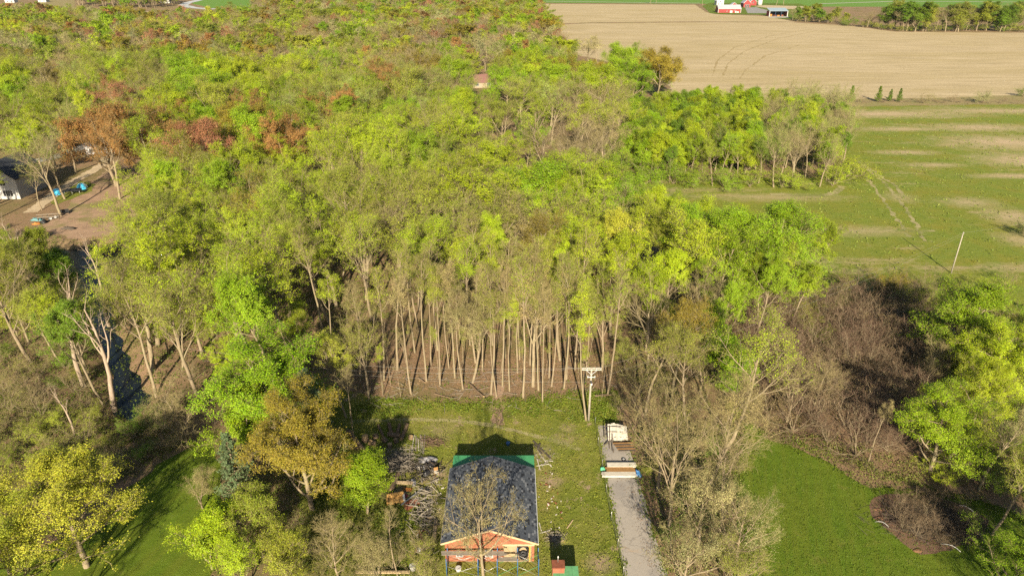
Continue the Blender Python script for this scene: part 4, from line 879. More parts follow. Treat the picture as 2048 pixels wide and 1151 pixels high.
# ------------------------------------------------------------------ thickets and bushes
def thicket(poly, r, seed, table, where, group, avoid=()):
    it = []
    for x, y in scatter(poly, 20, 900, r, 400, 6000, seed, list(avoid)):
        form, leaf, col, tw, h0, h1, _ = pick(table)
        lk = ('brown bare' if tw > .5 else 'tan bare') if leaf == 0 else LOOK[col]
        it.append((lk + (' shrub' if form == 'shrub' else ' small tree'), x, y, plant(form, leaf, col, x, y, rnd.uniform(h0, h1), None, group, tw=tw, wide=rnd.uniform(1.0, 1.35))))
    name_by_landmark(it, where)
thicket(g((1492, 690), (1500, 640), (1560, 600), (1700, 588), (1850, 600), (1850, 780), (1810, 900), (1745, 935), (1650, 900), (1560, 868), (1500, 840)), 2.7, 21,
        [('shrub', 0, None, 1, 4.5, 7, 7), ('shrub', 1, 'tan', .9, 4, 6, 1.5), ('shrub', 0, None, .85, 4, 6.5, 3), ('shrub', 2, 'olive', .4, 2, 4, 1)],
        [lm('the brown thicket centre', 1640, 680, 0), lm('the shaded end of the thicket', 1800, 700, 0), lm('the two pale-trunked bare trees', 1600, 838, 0), lm('the slender bare tree', 1737, 922, 0), lm('the bright green thicket-edge tree', 1480, 760, 0)], 'shrubs of the brown thicket')
thicket(g((-80, 960), (-80, 700), (120, 720), (200, 790), (300, 825), (370, 880), (330, 910), (235, 965), (180, 985), (60, 930)), 3.3, 22,
        [('shrub', 0, None, .15, 3, 5, 4), ('shrub', 1, 'olive', 0, 3, 5, 4), ('shrub', 2, 'olive', 0, 2, 4, 3), ('shrub', 2, 'grn', 0, 2, 3.5, 2)],
        [lm('the short broken dead trunk', 150, 870, 0), lm('the small spreading bare tree', 375, 892, 0), lm('the large yellow tree', 95, 1000, 6), lm('the creek bend', 262, 830, 0), lm('the left brush edge', 0, 850, 0)], 'brush below the creek')
thicket(g((600, 1040), (690, 1050), (770, 1085), (850, 1100), (865, 1151), (870, 1250), (560, 1250)), 2.5, 23,
        [('shrub', 0, None, .0, 2, 3.4, 5), ('shrub', 1, 'tan', 0, 2, 3.5, 3), ('shrub', 1, 'olive', 0, 2, 3.5, 3)],
        [lm('the thin pale sapling', 795, 1150, 0), lm('the big golden-brown tree', 600, 1080, 0), lm('the white bucket', 825, 1135, 0)], 'brush left of the house')
thicket(g((1285, 870), (1330, 815), (1480, 820), (1500, 880), (1490, 1000), (1510, 1151), (1540, 1280), (1390, 1280), (1350, 1151), (1312, 1000)), 3.6, 24,
        [('shrub', 1, 'olive', 0, 2, 3.6, 4), ('shrub', 0, None, 0, 2, 3.5, 2), ('shrub', 2, 'olive', 0, 1.5, 3, 3), ('shrub', 2, 'grn', 0, 1.5, 2.6, 2)],
        [lm('the tall forked bare tree', 1337, 1068, 0), lm('the lumber stack', 1240, 938, 0), lm('the cream-budded lawn tree', 1500, 1060, 0), lm('the top of the lawn', 1490, 850, 0)], 'shrubs right of the driveway')
thicket(g((1860, 800), (1880, 620), (2000, 620), (2300, 700), (2300, 1050), (2120, 1040), (1990, 985), (1880, 970)), 3.2, 25,
        [('shrub', 2, 'lime', 0, 2.5, 5, 4), ('shrub', 2, 'yg', 0, 2.5, 5, 4), ('shrub', 1, 'olive', 0, 3, 5, 2), ('bushy', 2, 'yg', 0, 6, 9, 1)],
        [lm('the round bright green tree', 1912, 900, 0), lm('the large right-edge green tree', 1945, 760, 0), lm('the pale budded right-edge tree', 2025, 950, 0)], 'bushes at the right edge')
thicket(g((-120, 690), (-60, 600), (60, 520), (130, 560), (180, 640), (200, 720), (120, 715)), 4.2, 26, [('bushy', 3, 'grn', 0, 5, 8, 2), ('bushy', 3, 'olive', 0, 5, 8, 3), ('shrub', 2, 'olive', 0, 3, 5, 1), ('bushy', 2, 'yg', 0, 6, 9, 1)],
        [lm('the dense green creek tree', 140, 700, 0), lm('the pale dead left-edge tree', 75, 590, 0), lm('the broken-crowned dead tree', 168, 770, 0)], 'bushes at the creek', PLACED)
thicket(g((270, 840), (300, 770), (330, 700), (480, 740), (560, 780), (640, 790), (560, 830), (400, 860)), 3.6, 27, [('shrub', 1, 'olive', 0, 3, 5, 3), ('shrub', 0, None, .2, 3, 5, 3), ('bushy', 2, 'olive', 0, 5, 8, 2)],
        [lm('the pale-trunked tall tree', 395, 788, 0), lm('the bright green tree by the lawn', 525, 800, 0), lm('the leaning pale trunk', 310, 782, 0)], 'brush under the creek trees', PLACED)
thicket(g((1240, 835), (1225, 780), (1260, 700), (1440, 700), (1470, 800), (1330, 825)), 3.4, 28, [('shrub', 1, 'olive', 0, 3, 6, 3), ('bushy', 1, 'olive', 0, 6, 10, 3), ('shrub', 2, 'grn', 0, 2, 4, 1), ('bushy', 0, None, 0, 6, 9, 2)],
        [lm('the utility pole', 1177, 840, 0), lm('the bare forked tree', 1340, 850, 0), lm('the bright green thicket-edge tree', 1470, 760, 0)], 'brush right of the pole', PLACED)
thicket(g((130, 490), (150, 474), (260, 465), (300, 440), (300, 520), (270, 560), (255, 520), (180, 478)), 2.8, 29, [('shrub', 0, None, .7, 1.5, 3, 3), ('shrub', 0, None, .3, 1.5, 3, 2), ('shrub', 2, 'olive', 0, 1.5, 2.5, 1)],
        [lm('the creek pool', 190, 505, 0), lm('the dirt clearing edge', 250, 450, 0)], 'low brush on the creek bank')
BUSH = [('shrub', 2, 'gold', 1772, 590, 6, 'golden bush at the near edge of the green field'), ('shrub', 2, 'olive', 1690, 585, 4, 'olive bush left of the golden bush'), ('shrub', 0, None, 1850, 580, 5, 'brown bare bush beside the leaning field pole'), ('shrub', 2, 'yg', 1830, 620, 5, 'yellow-green bush below the field pole'),
        ('shrub', 2, 'olive', 1925, 590, 4, 'olive bush right of the field pole'), ('shrub', 2, 'yg', 1985, 600, 5, 'yellow-green bush at the right end of the field edge'), ('shrub', 2, 'dk', 2050, 475, 4, 'dark bush cut by the right edge of the field'), ('shrub', 1, 'tan', 2010, 570, 4, 'tan bush at the right end of the field edge'),
        ('shrub', 2, 'dk', 1665, 590, 3, 'dark green bush at the thicket end of the field'), ('shrub', 2, 'cream', 1965, 206, 6, 'white-flowering bush on the field margin'), ('shrub', 1, 'tan', 1845, 206, 5, 'tan bush on the field margin'), ('shrub', 0, None, 1905, 205, 4, 'bare bush beside the white-flowering bush'),
        ('shrub', 0, None, 1725, 206, 4, 'bare bush between the margin cedars'), ('shrub', 2, 'grn', 2046, 194, 5, 'green bush at the right end of the field margin'), ('shrub', 1, 'olive', 1860, 203, 4, 'olive bush on the field margin beside the tan bush')]
for f_, l_, c_, px, py, h, lab in BUSH:
    x, y = G(px, py); plant(f_, l_, c_, x, y, h, lab, tw=.6 if l_ == 0 else 0, wide=1.2)
for px, py, h, lab in ((1618, 205, 5.5, 'dark cedar at the copse end of the field margin'), (1700, 206, 7.5, 'tallest dark cedar on the field margin'), (1755, 204, 7, 'green cedar in the middle of the field margin'), (1778, 203, 5.5, 'shorter green cedar, left of a close pair'), (1797, 204, 6, 'shorter green cedar, right of a close pair')):
    x, y = G(px, py); plant('cedar', 3, 'grn', x, y, h, lab)
# twiggy clumps along the margin and brown brush at the stubble corner
mg = []
for i in range(26):
    px = 1668 + i * 15 + rnd.uniform(-5, 5); x, y = G(px, rnd.uniform(203, 208)); mg.append(('brown bare shrub', x, y, plant('shrub', 0, None, x, y, rnd.uniform(1.2, 2.4), None, 'scrub on the field margin', tw=.9, wide=1.5)))
name_by_landmark(mg, [lm('the tallest margin cedar', 1700, 206, 0), lm('the close cedar pair', 1788, 204, 0), lm('the white-flowering bush', 1965, 206, 0), lm('the tan margin bush', 1845, 206, 0)])
cs = []
for x, y in scatter(g((1130, 178), (1250, 182), (1260, 150), (1180, 128), (1120, 120)), 200, 600, 6, 400, 900, 31, []) if False else [G(rnd.uniform(1130, 1255), rnd.uniform(140, 180)) for _ in range(26)]:
    cs.append(('brown bare shrub', x, y, plant('shrub', 0, None, x, y, rnd.uniform(4, 7), None, 'brown brush at the stubble corner', tw=.9, wide=1.4)))
name_by_landmark(cs, [lm('the bushy green corner tree', 1285, 170, 0), lm('the large grey bare trees', 1140, 240, 0), lm('the stubble field edge', 1180, 130, 0)])
# hedgerow trees at the right, beyond the stubble
hr = []
for i in range(46):
    px = 1590 + i * 10.2 + rnd.uniform(-6, 6); base = (46 if px < 1640 else 46 + (px - 1640) * .12 if px < 1790 else 64) - rnd.uniform(0, 7); x, y = G(px, base)
    tall = px > 1770; f_, l_, c_, tw = rnd.choice([('bushy', 3, 'grn', 0), ('bushy', 2, 'olive', 0), ('vase', 0, None, .4), ('bushy', 3, 'olive', 0), ('vase', 1, 'tan', .2), ('bushy', 3, 'grn', 0)])
    if 1690 < px < 1770 and rnd.random() < .4: continue
    lk = 'bare' if l_ == 0 else LOOK[c_]; hr.append((lk + ' hedgerow tree', x, y, plant(f_, l_, c_, x, y, rnd.uniform(17, 25) if tall else rnd.uniform(8, 16), None, 'hedgerow beyond the stubble field', tw=tw, wide=1.5)))
for i in range(30):
    px = 1600 + i * 15.5 + rnd.uniform(-6, 6); base = (46 if px < 1640 else 46 + (px - 1640) * .12 if px < 1790 else 64) + rnd.uniform(-3, 0); x, y = G(px, base); c_ = rnd.choice(('olive', 'grn', 'olive'))
    hr.append((LOOK[c_] + ' hedgerow bush', x, y, plant('shrub', 2, c_, x, y, rnd.uniform(4, 9), None, 'hedgerow beyond the stubble field', wide=1.6)))
name_by_landmark(hr, [lm('the open-fronted shed', 1575, 36, 0), lm('the gap in the hedgerow', 1740, 50, 0), lm('the dense middle of the hedgerow', 1860, 62, 0), lm('the right end of the hedgerow', 2030, 62, 0)])
for i, (px, py) in enumerate(((1300, 8), (1312, 7), (1405, 12), (1552, 11), (1567, 10), (1430, 24))):
    x, y = G(px, py); plant('vase' if i < 5 else 'shrub', 0 if i < 5 else 1, 'cream', x, y, (22, 20, 16, 24, 24, 7)[i], ['bare farm tree by the far road, left of two', 'bare farm tree by the far road, right of two', 'bare tree left of the long red barn', 'thick-trunked tree behind the open shed, left of two', 'thick-trunked tree behind the open shed, right of two', 'pale blossoming bush at the end of the long red barn'][i])
# evergreens far left
for px, py, h in ((277, 22, 17), (312, 28, 17), (335, 30, 15), (437, 18, 18)):
    x, y = at_top(px, py, h); plant('conifer', 3, 'dk', x, y, h, {277: 'dark pointed evergreen at the far left, first of three', 312: 'dark pointed evergreen at the far left, second of three', 335: 'dark pointed evergreen at the far left, third of three', 437: 'dark round evergreen before the curving pale road'}[px], wide=1.3)
# trees just outside the frame whose shadows lie on the lawns
for i, (x, y, h, f_) in enumerate(((-47, 38, 15, 'vase'), (-42, 34, 14, 'forest'), (-52, 44, 14, 'vase'), (-40, 27, 11, 'vase'), (51, 36, 13, 'vase'), (56, 42, 14, 'round'), (47, 31, 12, 'vase'))):
    plant(f_, 1 if x < 0 or f_ == 'vase' else 3, 'olive', x, y, h, ['bare tree beyond the bottom left corner of the shaded lawn', 'budding tree below the shaded lawn', 'tree at the left side of the shaded lawn', 'bare tree at the foot of the shaded lawn', 'tree beyond the planting bed', 'round tree past the planting bed', 'tree below the planting bed'][i])

# ------------------------------------------------------------------ ground cover (uncountable)
def cover(name, pts, per, size, height, spread, color, label, cat, seed, upright=False):
    rg = np.random.default_rng(seed); pts = np.asarray(pts); m = len(pts) * per; i = np.repeat(np.arange(len(pts)), per)
    sc = rg.uniform(.5, 1.4, len(pts))[i]
    c = np.stack([pts[i, 0] + rg.normal(0, spread, m) * sc, pts[i, 1] + rg.normal(0, spread, m) * sc, np.abs(rg.normal(0, height * .55, m)) * sc + .04], -1)
    c[:, 2] += np.where(c[:, 0] < -30, ground_z(c[:, 0], c[:, 1]), 0)
    a = norm(rg.normal(0, 1, (m, 3)) * np.array([1, 1, .7]) + (np.array([0, 0, 1.6]) if upright else 0)); b = norm(np.cross(a, rg.normal(0, 1, (m, 3)))); s = (size * rg.uniform(.5, 1.4, m) * .5)[:, None]
    v = np.stack([c - a * s, c + b * s * .6, c + a * s, c - b * s * .6], 1).reshape(-1, 3)
    o = link(bpy.data.objects.new(name, mesh_np(name, v, np.arange(m * 4).reshape(-1, 4), [M['cover_leaf']]))); o.color = (*color, 0)
    return tag(o, label, cat, kind='stuff')
def spots(poly, n, seed, hole=()):
    rg = np.random.default_rng(seed); p = np.asarray(poly); X = rg.uniform(p[:, 0].min(), p[:, 0].max(), n); Y = rg.uniform(p[:, 1].min(), p[:, 1].max(), n); k = inside(poly, X, Y) & (np.abs(X) < .8 * Y + 10)
    for h in hole: k &= ~inside(h, X, Y)
    return np.stack([X[k], Y[k]], -1)
NEARW = [(-130, 70), (24, 76), (40, 95), (60, 130), (40, 200), (-160, 200)]
cv = [p for p in spots(NEARW, 5200, 1, HOLES) if (p[1] > 92 or rnd.random() < (.9 if p[0] < -24 or p[0] > 9 else .42))]
cover('undergrowth', cv, 16, .24, .55, .55, (.10, .145, .015), 'low green undergrowth on the floor of the wood', 'undergrowth', 1)
cover('undergrowth', spots([(-115, 72), (-24, 78), (-24, 112), (-60, 150), (-100, 150)], 3600, 21, HOLES), 18, .24, .7, .6, (.085, .12, .014), 'dense low growth on the floor of the creek-side wood', 'undergrowth', 21)
cover('weeds', spots(g((690, 815), (800, 795), (1000, 800), (1235, 775), (1240, 850), (1160, 845), (1000, 825), (850, 825), (700, 850)), 900, 2), 18, .18, .35, .4, (.12, .175, .014), 'leafy weeds along the foot of the wood', 'weeds', 2)
YARD = g((640, 800), (1235, 790), (1240, 860), (1210, 900), (1222, 980), (1252, 1151), (870, 1151), (640, 1000)); HOUSE = [(-7.2, 50), (2.8, 50), (2.8, 64.6), (-7.2, 64.6)]
cover('grass', spots(YARD, 9000, 3, [HOUSE]), 4, .16, .10, .22, (.165, .19, .022), 'tufts of yard grass', 'grass', 3, True)
cover('rough_growth', spots(g((1560, 880), (1640, 905), (1745, 960), (1850, 975), (1870, 940), (1750, 900), (1640, 860), (1560, 840)), 420, 4), 22, .18, .4, .5, (.14, .16, .03), 'rough growth along the top of the lawn', 'undergrowth', 4)
cover('rough_growth', spots(g((60, 960), (230, 970), (330, 915), (400, 880), (300, 840), (60, 800), (-60, 800), (-60, 960)), 1500, 5), 16, .2, .4, .5, (.105, .13, .016), 'weedy growth in the brush beside the shaded lawn', 'undergrowth', 5)
cover('rough_growth', spots(g((1490, 690), (1560, 600), (1850, 600), (2100, 640), (2100, 1000), (1850, 960), (1560, 870)), 1500, 6), 14, .2, .35, .6, (.10, .10, .02), 'low growth under the brown thicket', 'undergrowth', 6)
cover('rough_growth', spots(g((1255, 860), (1290, 1000), (1335, 1151), (1520, 1151), (1480, 850)), 700, 7), 18, .2, .35, .5, (.095, .13, .015), 'low growth under the trees beside the driveway', 'undergrowth', 7)
cover('rough_growth', spots(g((450, 1000), (640, 850), (700, 900), (860, 1060), (870, 1151), (420, 1151)), 1100, 8), 18, .2, .4, .5, (.10, .135, .015), 'low growth under the trees left of the house', 'undergrowth', 8)
cover('field_tufts', spots(g((1270, 362), (1640, 386), (1720, 240), (2048, 207), (2048, 560), (1640, 560)), 2500, 9), 4, .5, .12, .8, (.15, .19, .03), 'coarse tufts in the green field', 'grass', 9, True)

# ------------------------------------------------------------------ the brick house
def child(o, name, data):
    return link(bpy.data.objects.new(name, data), o)
RX, EZ, RZ, HX0, HX1, HY0, HY1 = -2.25, 2.8, 4.6, -7.1, 2.6, 50.4, 61.6
hs = tag(empty('brick_house', (0, 0, 0)), 'small brick house with dark shingled gable roof under repair', 'house')
WX0, WX1, WY0 = -6.75, 2.25, 50.75
def slope_z(x): return RZ - (RZ - EZ) * abs(x - RX) / (HX1 - RX)
m = MB(); OX = -0.85     # front wall left of the open bay, with window holes left as reveals
wins = [(-5.30, 1.05, .72, .85), (-2.32, 1.12, .80, .98)]
xs = sorted([WX0, OX] + [x - w / 2 for x, z, w, h in wins] + [x + w / 2 for x, z, w, h in wins])
for a, b in zip(xs[:-1], xs[1:]):
    w = [q for q in wins if abs((a + b) / 2 - q[0]) < .1]
    if w:
        _, z, ww, h = w[0]; m.box(a, b, WY0, WY0 + .25, 0, z - h / 2); m.box(a, b, WY0, WY0 + .25, z + h / 2, 2.35)
    else: m.box(a, b, WY0, WY0 + .25, 0, 2.35)
m.build('front_wall', M['brick'], hs)
zt = 2.35
m = MB(); f0 = [(WX0, WY0, zt), (WX1, WY0, zt), (WX1, WY0, slope_z(WX1) - .12), (RX, WY0, RZ - .14), (WX0, WY0, slope_z(WX0) - .12)]; f1 = [(x, y + .25, z) for x, y, z in f0]
m.poly(f0); m.poly(f1[::-1])
for i in range(5): m.poly([f0[i], f1[i], f1[(i + 1) % 5], f0[(i + 1) % 5]])
m.build('gable_wall', M['brick'], hs)
MB().box(WX0, WX0 + .25, WY0 + .26, 61.45, 0, EZ - .1).build('side_wall', M['brick'], hs)
MB().box(WX1 - .25, WX1, WY0 + .26, 61.45, 0, EZ - .1).build('side_wall', M['brick'], hs)
MB().box(WX0 + .26, WX1 - .26, 61.2, 61.44, 0, EZ - .15).build('back_wall', M['brick'], hs)
MB().box(OX, WX1 - .26, WY0 + .55, WY0 + .6, .05, 2.33).build('plywood_wall', M['plywood'], hs)
MB().box(OX, WX1 - .26, WY0 - .05, WY0 + .54, 0, .05).build('porch_floor', M['plywood'], hs)
MB().box(OX - .1, WX1, WY0 - .10, WY0 - .004, 2.22, 2.42).build('header_beam', M['plank_pale'], hs)
MB().box(1.72, 1.86, WY0 - .06, WY0 + .10, .05, 2.2).build('post', M['yellow_post'], hs)
MB().box(.35, .45, WY0 + .30, WY0 + .40, .05, 2.3).build('post', M['plank_grey'], hs)
MB().box(1.99, WX1 - .003, WY0 + .02, WY0 + .25, .0, 2.2).build('corner_pier', M['brick'], hs)
for x, z, w, h in wins:
    f = MB()
    for a in (-1, 1):
        f.box(x + a * (w / 2 - .035) - .035, x + a * (w / 2 - .035) + .035, WY0 - .03, WY0 + .06, z - h / 2, z + h / 2); f.box(x - w / 2 + .07, x + w / 2 - .07, WY0 - .03, WY0 + .06, z + a * (h / 2 - .035) - .035, z + a * (h / 2 - .035) + .035)
    f.box(x - .025, x + .025, WY0 - .02, WY0 + .05, z - h / 2 + .07, z + h / 2 - .07); f.box(x - w / 2 + .07, x - .026, WY0 - .02, WY0 + .05, z - .025, z + .025); f.box(x + .026, x + w / 2 - .07, WY0 - .02, WY0 + .05, z - .025, z + .025)
    wo = f.build('window', M['white_paint'], hs)
    for a in (-1, 1):
        for b in (-1, 1): MB().box(x + a * (w / 4 - .02) - w / 4 + .07, x + a * (w / 4 - .02) + w / 4 - .07, WY0 + .02, WY0 + .03, z + b * (h / 4 - .02) - h / 4 + .07, z + b * (h / 4 - .02) + h / 4 - .07).build('pane', M['glass'], wo)
# roof: deck slabs, courses of shingles, ridge caps, rake boards
roof = tag(empty('roof'), None); roof.parent = hs
for sgn, ex in ((-1, HX0), (1, HX1)):
    zz = slope_z(ex); MB().hexa([(RX, HY0, RZ - .12), (ex, HY0, EZ - .12), (ex, HY1, EZ - .12), (RX, HY1, RZ - .12), (RX, HY0, RZ), (ex, HY0, EZ), (ex, HY1, EZ), (RX, HY1, RZ)] if sgn > 0 else [(ex, HY0, EZ - .12), (RX, HY0, RZ - .12), (RX, HY1, RZ - .12), (ex, HY1, EZ - .12), (ex, HY0, EZ), (RX, HY0, RZ), (RX, HY1, RZ), (ex, HY1, EZ)]).build('roof_deck', M['roof_black'], roof)
    sh = MB(); run = abs(ex - RX); n = 24; cw = .30
    for i in range(n):
        t0, t1 = i / n, min(1.0, (i + 1.12) / n); off = (i % 2) * cw / 2 + rnd.uniform(-.05, .05); y = HY0 - cw + off
        while y < HY1:
            w = cw * rnd.choice((.7, 1, 1, 1.3)); ya, yb = max(y, HY0), min(y + w - .012, HY1); y += w
            if yb - ya < .04: continue
            xa, xb = RX + sgn * run * t0, RX + sgn * run * t1; za, zb = RZ - (RZ - EZ) * t0 + .008, RZ - (RZ - EZ) * t1 + .030 + rnd.uniform(0, .012)
            c = [(xa, ya, za - .006), (xb, ya, zb - .024), (xb, yb, zb - .024), (xa, yb, za - .006), (xa, ya, za), (xb, ya, zb), (xb, yb, zb), (xa, yb, za)]
            sh.hexa(c if sgn > 0 else [c[1], c[0], c[3], c[2], c[5], c[4], c[7], c[6]])
    o = sh.build('shingles', M['shingle'], roof); o['kind'] = 'stuff'
cap = MB(); y = HY0
while y < HY1 - .1:
    cap.hexa([(RX - .16, y, RZ - .04), (RX + .16, y, RZ - .04), (RX + .16, y + .3, RZ - .04), (RX - .16, y + .3, RZ - .04), (RX - .02, y, RZ + .07), (RX + .02, y, RZ + .07), (RX + .02, y + .3, RZ + .055), (RX - .02, y + .3, RZ + .055)]); y += .31
cap.build('ridge_cap', M['shingle'], roof)['kind'] = 'stuff'
for ex in (HX0, HX1):
    MB().bar((RX, HY0 - .03, RZ - .09), (ex, HY0 - .03, EZ - .09), .045, .20).build('rake_board', M['plank_pale'], roof)
    MB().box(min(ex, ex + .04) - (.05 if ex < 0 else 0), max(ex, ex - .0) + (.05 if ex > 0 else 0), HY0, HY1, EZ - .2, EZ - .02).build('fascia', M['plank_grey' if ex < 0 else 'grey_paint'], roof)
# rear addition with green boards
MB().box(-6.75, 2.4, 61.75, 64.2, 0, 2.3).build('rear_wall', M['plywood'], hs)
for r_, (ya, yb) in enumerate(((61.8, 63.45), (63.46, 64.35))):
    cuts = [-6.9, -5.8, -3.4, -.95, 1.5, 2.6] if r_ == 0 else [-6.9, -4.5, -2.05, .4, 2.6]
    for a, b in zip(cuts[:-1], cuts[1:]): MB().box(a + .006, b - .006, ya, yb, 2.34, 2.40).build('roof_board', M['green_board'], hs)

# scaffold in front of the house
sc = tag(empty('scaffold', (0, 49.5, 0)), 'blue pipe scaffold with grey planks along the house front', 'scaffold')
SXs = [-6.45, -3.35, -1.45, .55, 2.62]
for x in SXs:
    f = MB()
    for dy in (-.75, .65): f.tube([(x, dy, 0), (x, dy, 2.5)], .035, 7)
    for z in (.4, 1.2, 2.0): f.tube([(x, -.75, z), (x, .65, z)], .025, 6)
    f.build('frame', M['blue_paint'], sc)
for a, b in zip(SXs[:-1], SXs[1:]):
    for dy in (-.75, .65):
        MB().tube([(a, dy - .05, .3), (b, dy - .05, 1.6)], .018, 5).build('brace', M['steel' if a < -2 else 'green_board'], sc); MB().tube([(a, dy - .09, 1.6), (b, dy - .09, .3)], .018, 5).build('brace', M['steel'], sc)
for i in range(2): MB().box(-6.95 + rnd.uniform(-.3, .2), -.75 + rnd.uniform(-.2, .3), .12 + i * .27, .36 + i * .27, 2.04 + .012 * (i % 2), 2.085 + .012 * (i % 2)).build('plank', M['plank_grey'], sc)
for i in range(2): MB().box(-1.5, .62, .1 + i * .27, .34 + i * .27, 1.24, 1.285).build('plank', M['plank_grey'], sc)

def coil(name, loc, Rr, r, turns, mat, label, cat, tilt=0.0):
    pts = []
    for i in range(turns * 20):
        a = i / 20 * 2 * math.pi; q = Rr * (1 + .18 * math.sin(i * .37)); pts.append((q * math.cos(a), .08 * math.sin(i * .21) + .015 * math.sin(i), q * math.sin(a)))
    o = MB().tube(pts, r, 6).build(name, mat); o.location = loc; o.rotation_euler = (tilt, 0, 0); return tag(o, label, cat)
coil('hose_coil', (1.12, WY0 + .36, 1.15), .52, .05, 6, M['black'], 'large coil of black pipe against the plywood', 'coil', -.12)
coil('hose_coil', (1.15, WY0 + .24, .62), .40, .05, 6, M['black'], 'smaller coil of black pipe below the large coil', 'coil', -.12)

def lump(name, x, y, rx, ry, rz, mat, label, cat, seed=0, rough=.22, z=0.0, n=9):
    r = random.Random(seed); ph = [(r.uniform(0, 6), r.uniform(0, 6), r.uniform(1.5, 4)) for _ in range(5)]; v, f = [], []
    for i in range(n + 1):
        th = math.pi / 2 * i / n * 1.12
        for k in range(14):
            a = 2 * math.pi * k / 14; w = 1 + rough * sum(math.sin(p[2] * a + p[0] + th * 2 * p[2]) * math.cos(p[1] + th * p[2]) for p in ph) / 2
            v.append((rx * math.sin(th) * math.cos(a) * w, ry * math.sin(th) * math.sin(a) * w, max(0, rz * math.cos(th) * w)))
    for i in range(n):
        for k in range(14): a, b = i * 14 + k, i * 14 + (k + 1) % 14; f.append((a, a + 14, b + 14, b))
    me = bpy.data.meshes.new(name); me.from_pydata(v, [], f); me.materials.append(mat); me.polygons.foreach_set('use_smooth', [True] * len(f)); me.update()
    o = link(bpy.data.objects.new(name, me)); o.location = (x, y, z); return tag(o, label, cat)

def log(px0, py0, px1, py1, r, label, lift=0.0, name='log', z1=None):
    (ax, ay), (bx, by) = G(px0, py0), G(px1, py1); e = tag(empty(name, (ax, ay, 0)), label, 'log', 'cut logs and stumps')
    pts = []; n = 7
    for i in range(n): t = i / (n - 1); pts.append(((bx - ax) * t + rnd.uniform(-.04, .04), (by - ay) * t + rnd.uniform(-.04, .04), r + lift * t))
    MB().tube(pts, [r * rnd.uniform(.9, 1.1) for _ in pts], 10, cap=False).build('bark', M['log_bark'], e)
    d = Vector(pts[-1]) - Vector(pts[0]); d.normalize()
    for p, s_ in ((pts[0], -1), (pts[-1], 1)): MB().tube([Vector(p) + d * s_ * -.03, Vector(p) + d * s_ * .012], r * .93, 10).build('cut_end', M['log_end'], e)
    return e
def stump(px, py, r, h, label, tiltx=0.0):
    x, y = G(px, py); e = tag(empty('stump', (x, y, 0), rnd.uniform(0, 6)), label, 'stump', 'cut logs and stumps'); e.rotation_euler.x = tiltx
    pts = [(0, 0, 0), (0, 0, h * .5), (0, 0, h)]; MB().tube(pts, [r * 1.15, r, r * 1.03], 12, cap=False).build('bark', M['log_bark'], e); MB().tube([(0, 0, h - .04), (0, 0, h + .01)], r * .98, 12).build('cut_end', M['log_end'], e)
log(697, 865, 738, 915, .30, 'long dark log lying at the shady end of the log pile'); log(700, 896, 716, 899, .2, 'short log left of the long dark log'); log(732, 905, 748, 925, .34, 'thick log at the foot of the long dark log')
log(757, 852, 766, 874, .17, 'forked thin log behind the stumps'); log(778, 849, 783, 868, .24, 'log lying away behind the stumps, left of three'); log(799, 851, 795, 868, .22, 'log lying away behind the stumps, middle of three'); log(815, 851, 803, 880, .24, 'log lying away behind the stumps, longest of three')
log(797, 950, 782, 985, .26, 'brown log below the brush pile'); log(776, 871, 800, 874, .3, 'log lying crosswise among the stumps')
stump(731, 880, .42, .7, 'large pale grey stump at the left of the log pile'); stump(748, 886, .36, .6, 'round cut stump next to the large pale one', .9); stump(752, 876, .34, .6, 'stump behind the round cut stump', .5); stump(772, 882, .34, .6, 'stump in the middle of the log pile', .7); stump(780, 893, .3, .5, 'stump before the middle stump'); stump(793, 884, .3, .5, 'stump at the right of the log pile', .4); stump(822, 876, .3, .35, 'orange-topped low stump near the grey boards')

def sticks(name, px, py, rx, ry, n, h, mat, label, cat, seed, L=(1, 2.6), r=(.015, .04)):
    x, y = G(px, py); rg = np.random.default_rng(seed); c = np.stack([rg.normal(0, rx * .5, n), rg.normal(0, ry * .5, n), np.abs(rg.normal(0, h * .5, n)) + .05], -1)
    a = rg.uniform(0, 6.28, n); d = np.stack([np.cos(a), np.sin(a), rg.normal(0, .22, n)], -1); l = rg.uniform(*L, n); s0 = c - d * l[:, None] / 2; s0[:, 2] = np.maximum(s0[:, 2], .03)
    P, D = grow(rg, s0, d, l, 3, .10, 0); P[..., 2] = np.maximum(P[..., 2], .02); rr = rg.uniform(*r, n); v, f = tubes(P, rr, rr * .5, 4)
    o = link(bpy.data.objects.new(name, mesh_np(name, v, f, [mat], smooth=True))); o.location = (x, y, 0); return tag(o, label, cat, kind='stuff')
sticks('brush_pile', 800, 928, 2.6, 1.8, 330, .9, M['plank_grey'], 'tangled grey heap of branches beside the log pile', 'brush pile', 1)
sticks('timber_heap', 848, 1015, 1.6, 5.5, 200, .5, M['plank_grey'], 'long brown heap of broken timber left of the house', 'timber heap', 12, (.5, 1.8), (.02, .07))
sticks('timber_heap', 835, 940, 3.0, 1.6, 130, .5, M['plank_dark'], 'dark heap of broken timber beside the trash bags', 'timber heap', 13, (.5, 1.6), (.02, .07))
sticks('brush_pile', 865, 885, 1.6, .9, 120, .3, M['twig'], 'low heap of twigs behind the house', 'brush pile', 2, (.5, 1.3))
sticks('cut_twigs', 1868, 1046, 5.2, 2.6, 1300, .55, M['plank_dark'], 'tangled dark twigs filling the planting bed', 'twigs', 3, (.6, 2.0), (.01, .028))
sticks('cut_twigs', 1110, 1075, .9, .7, 90, .2, M['plank_grey'], 'small heap of twigs beside the house wall', 'twigs', 4, (.3, .9))
sticks('fallen_sticks', 980, 770, 26, 7, 260, .1, M['plank_grey'], 'fallen sticks on the leaf litter at the wood front', 'sticks', 5, (.6, 2.6), (.015, .045))
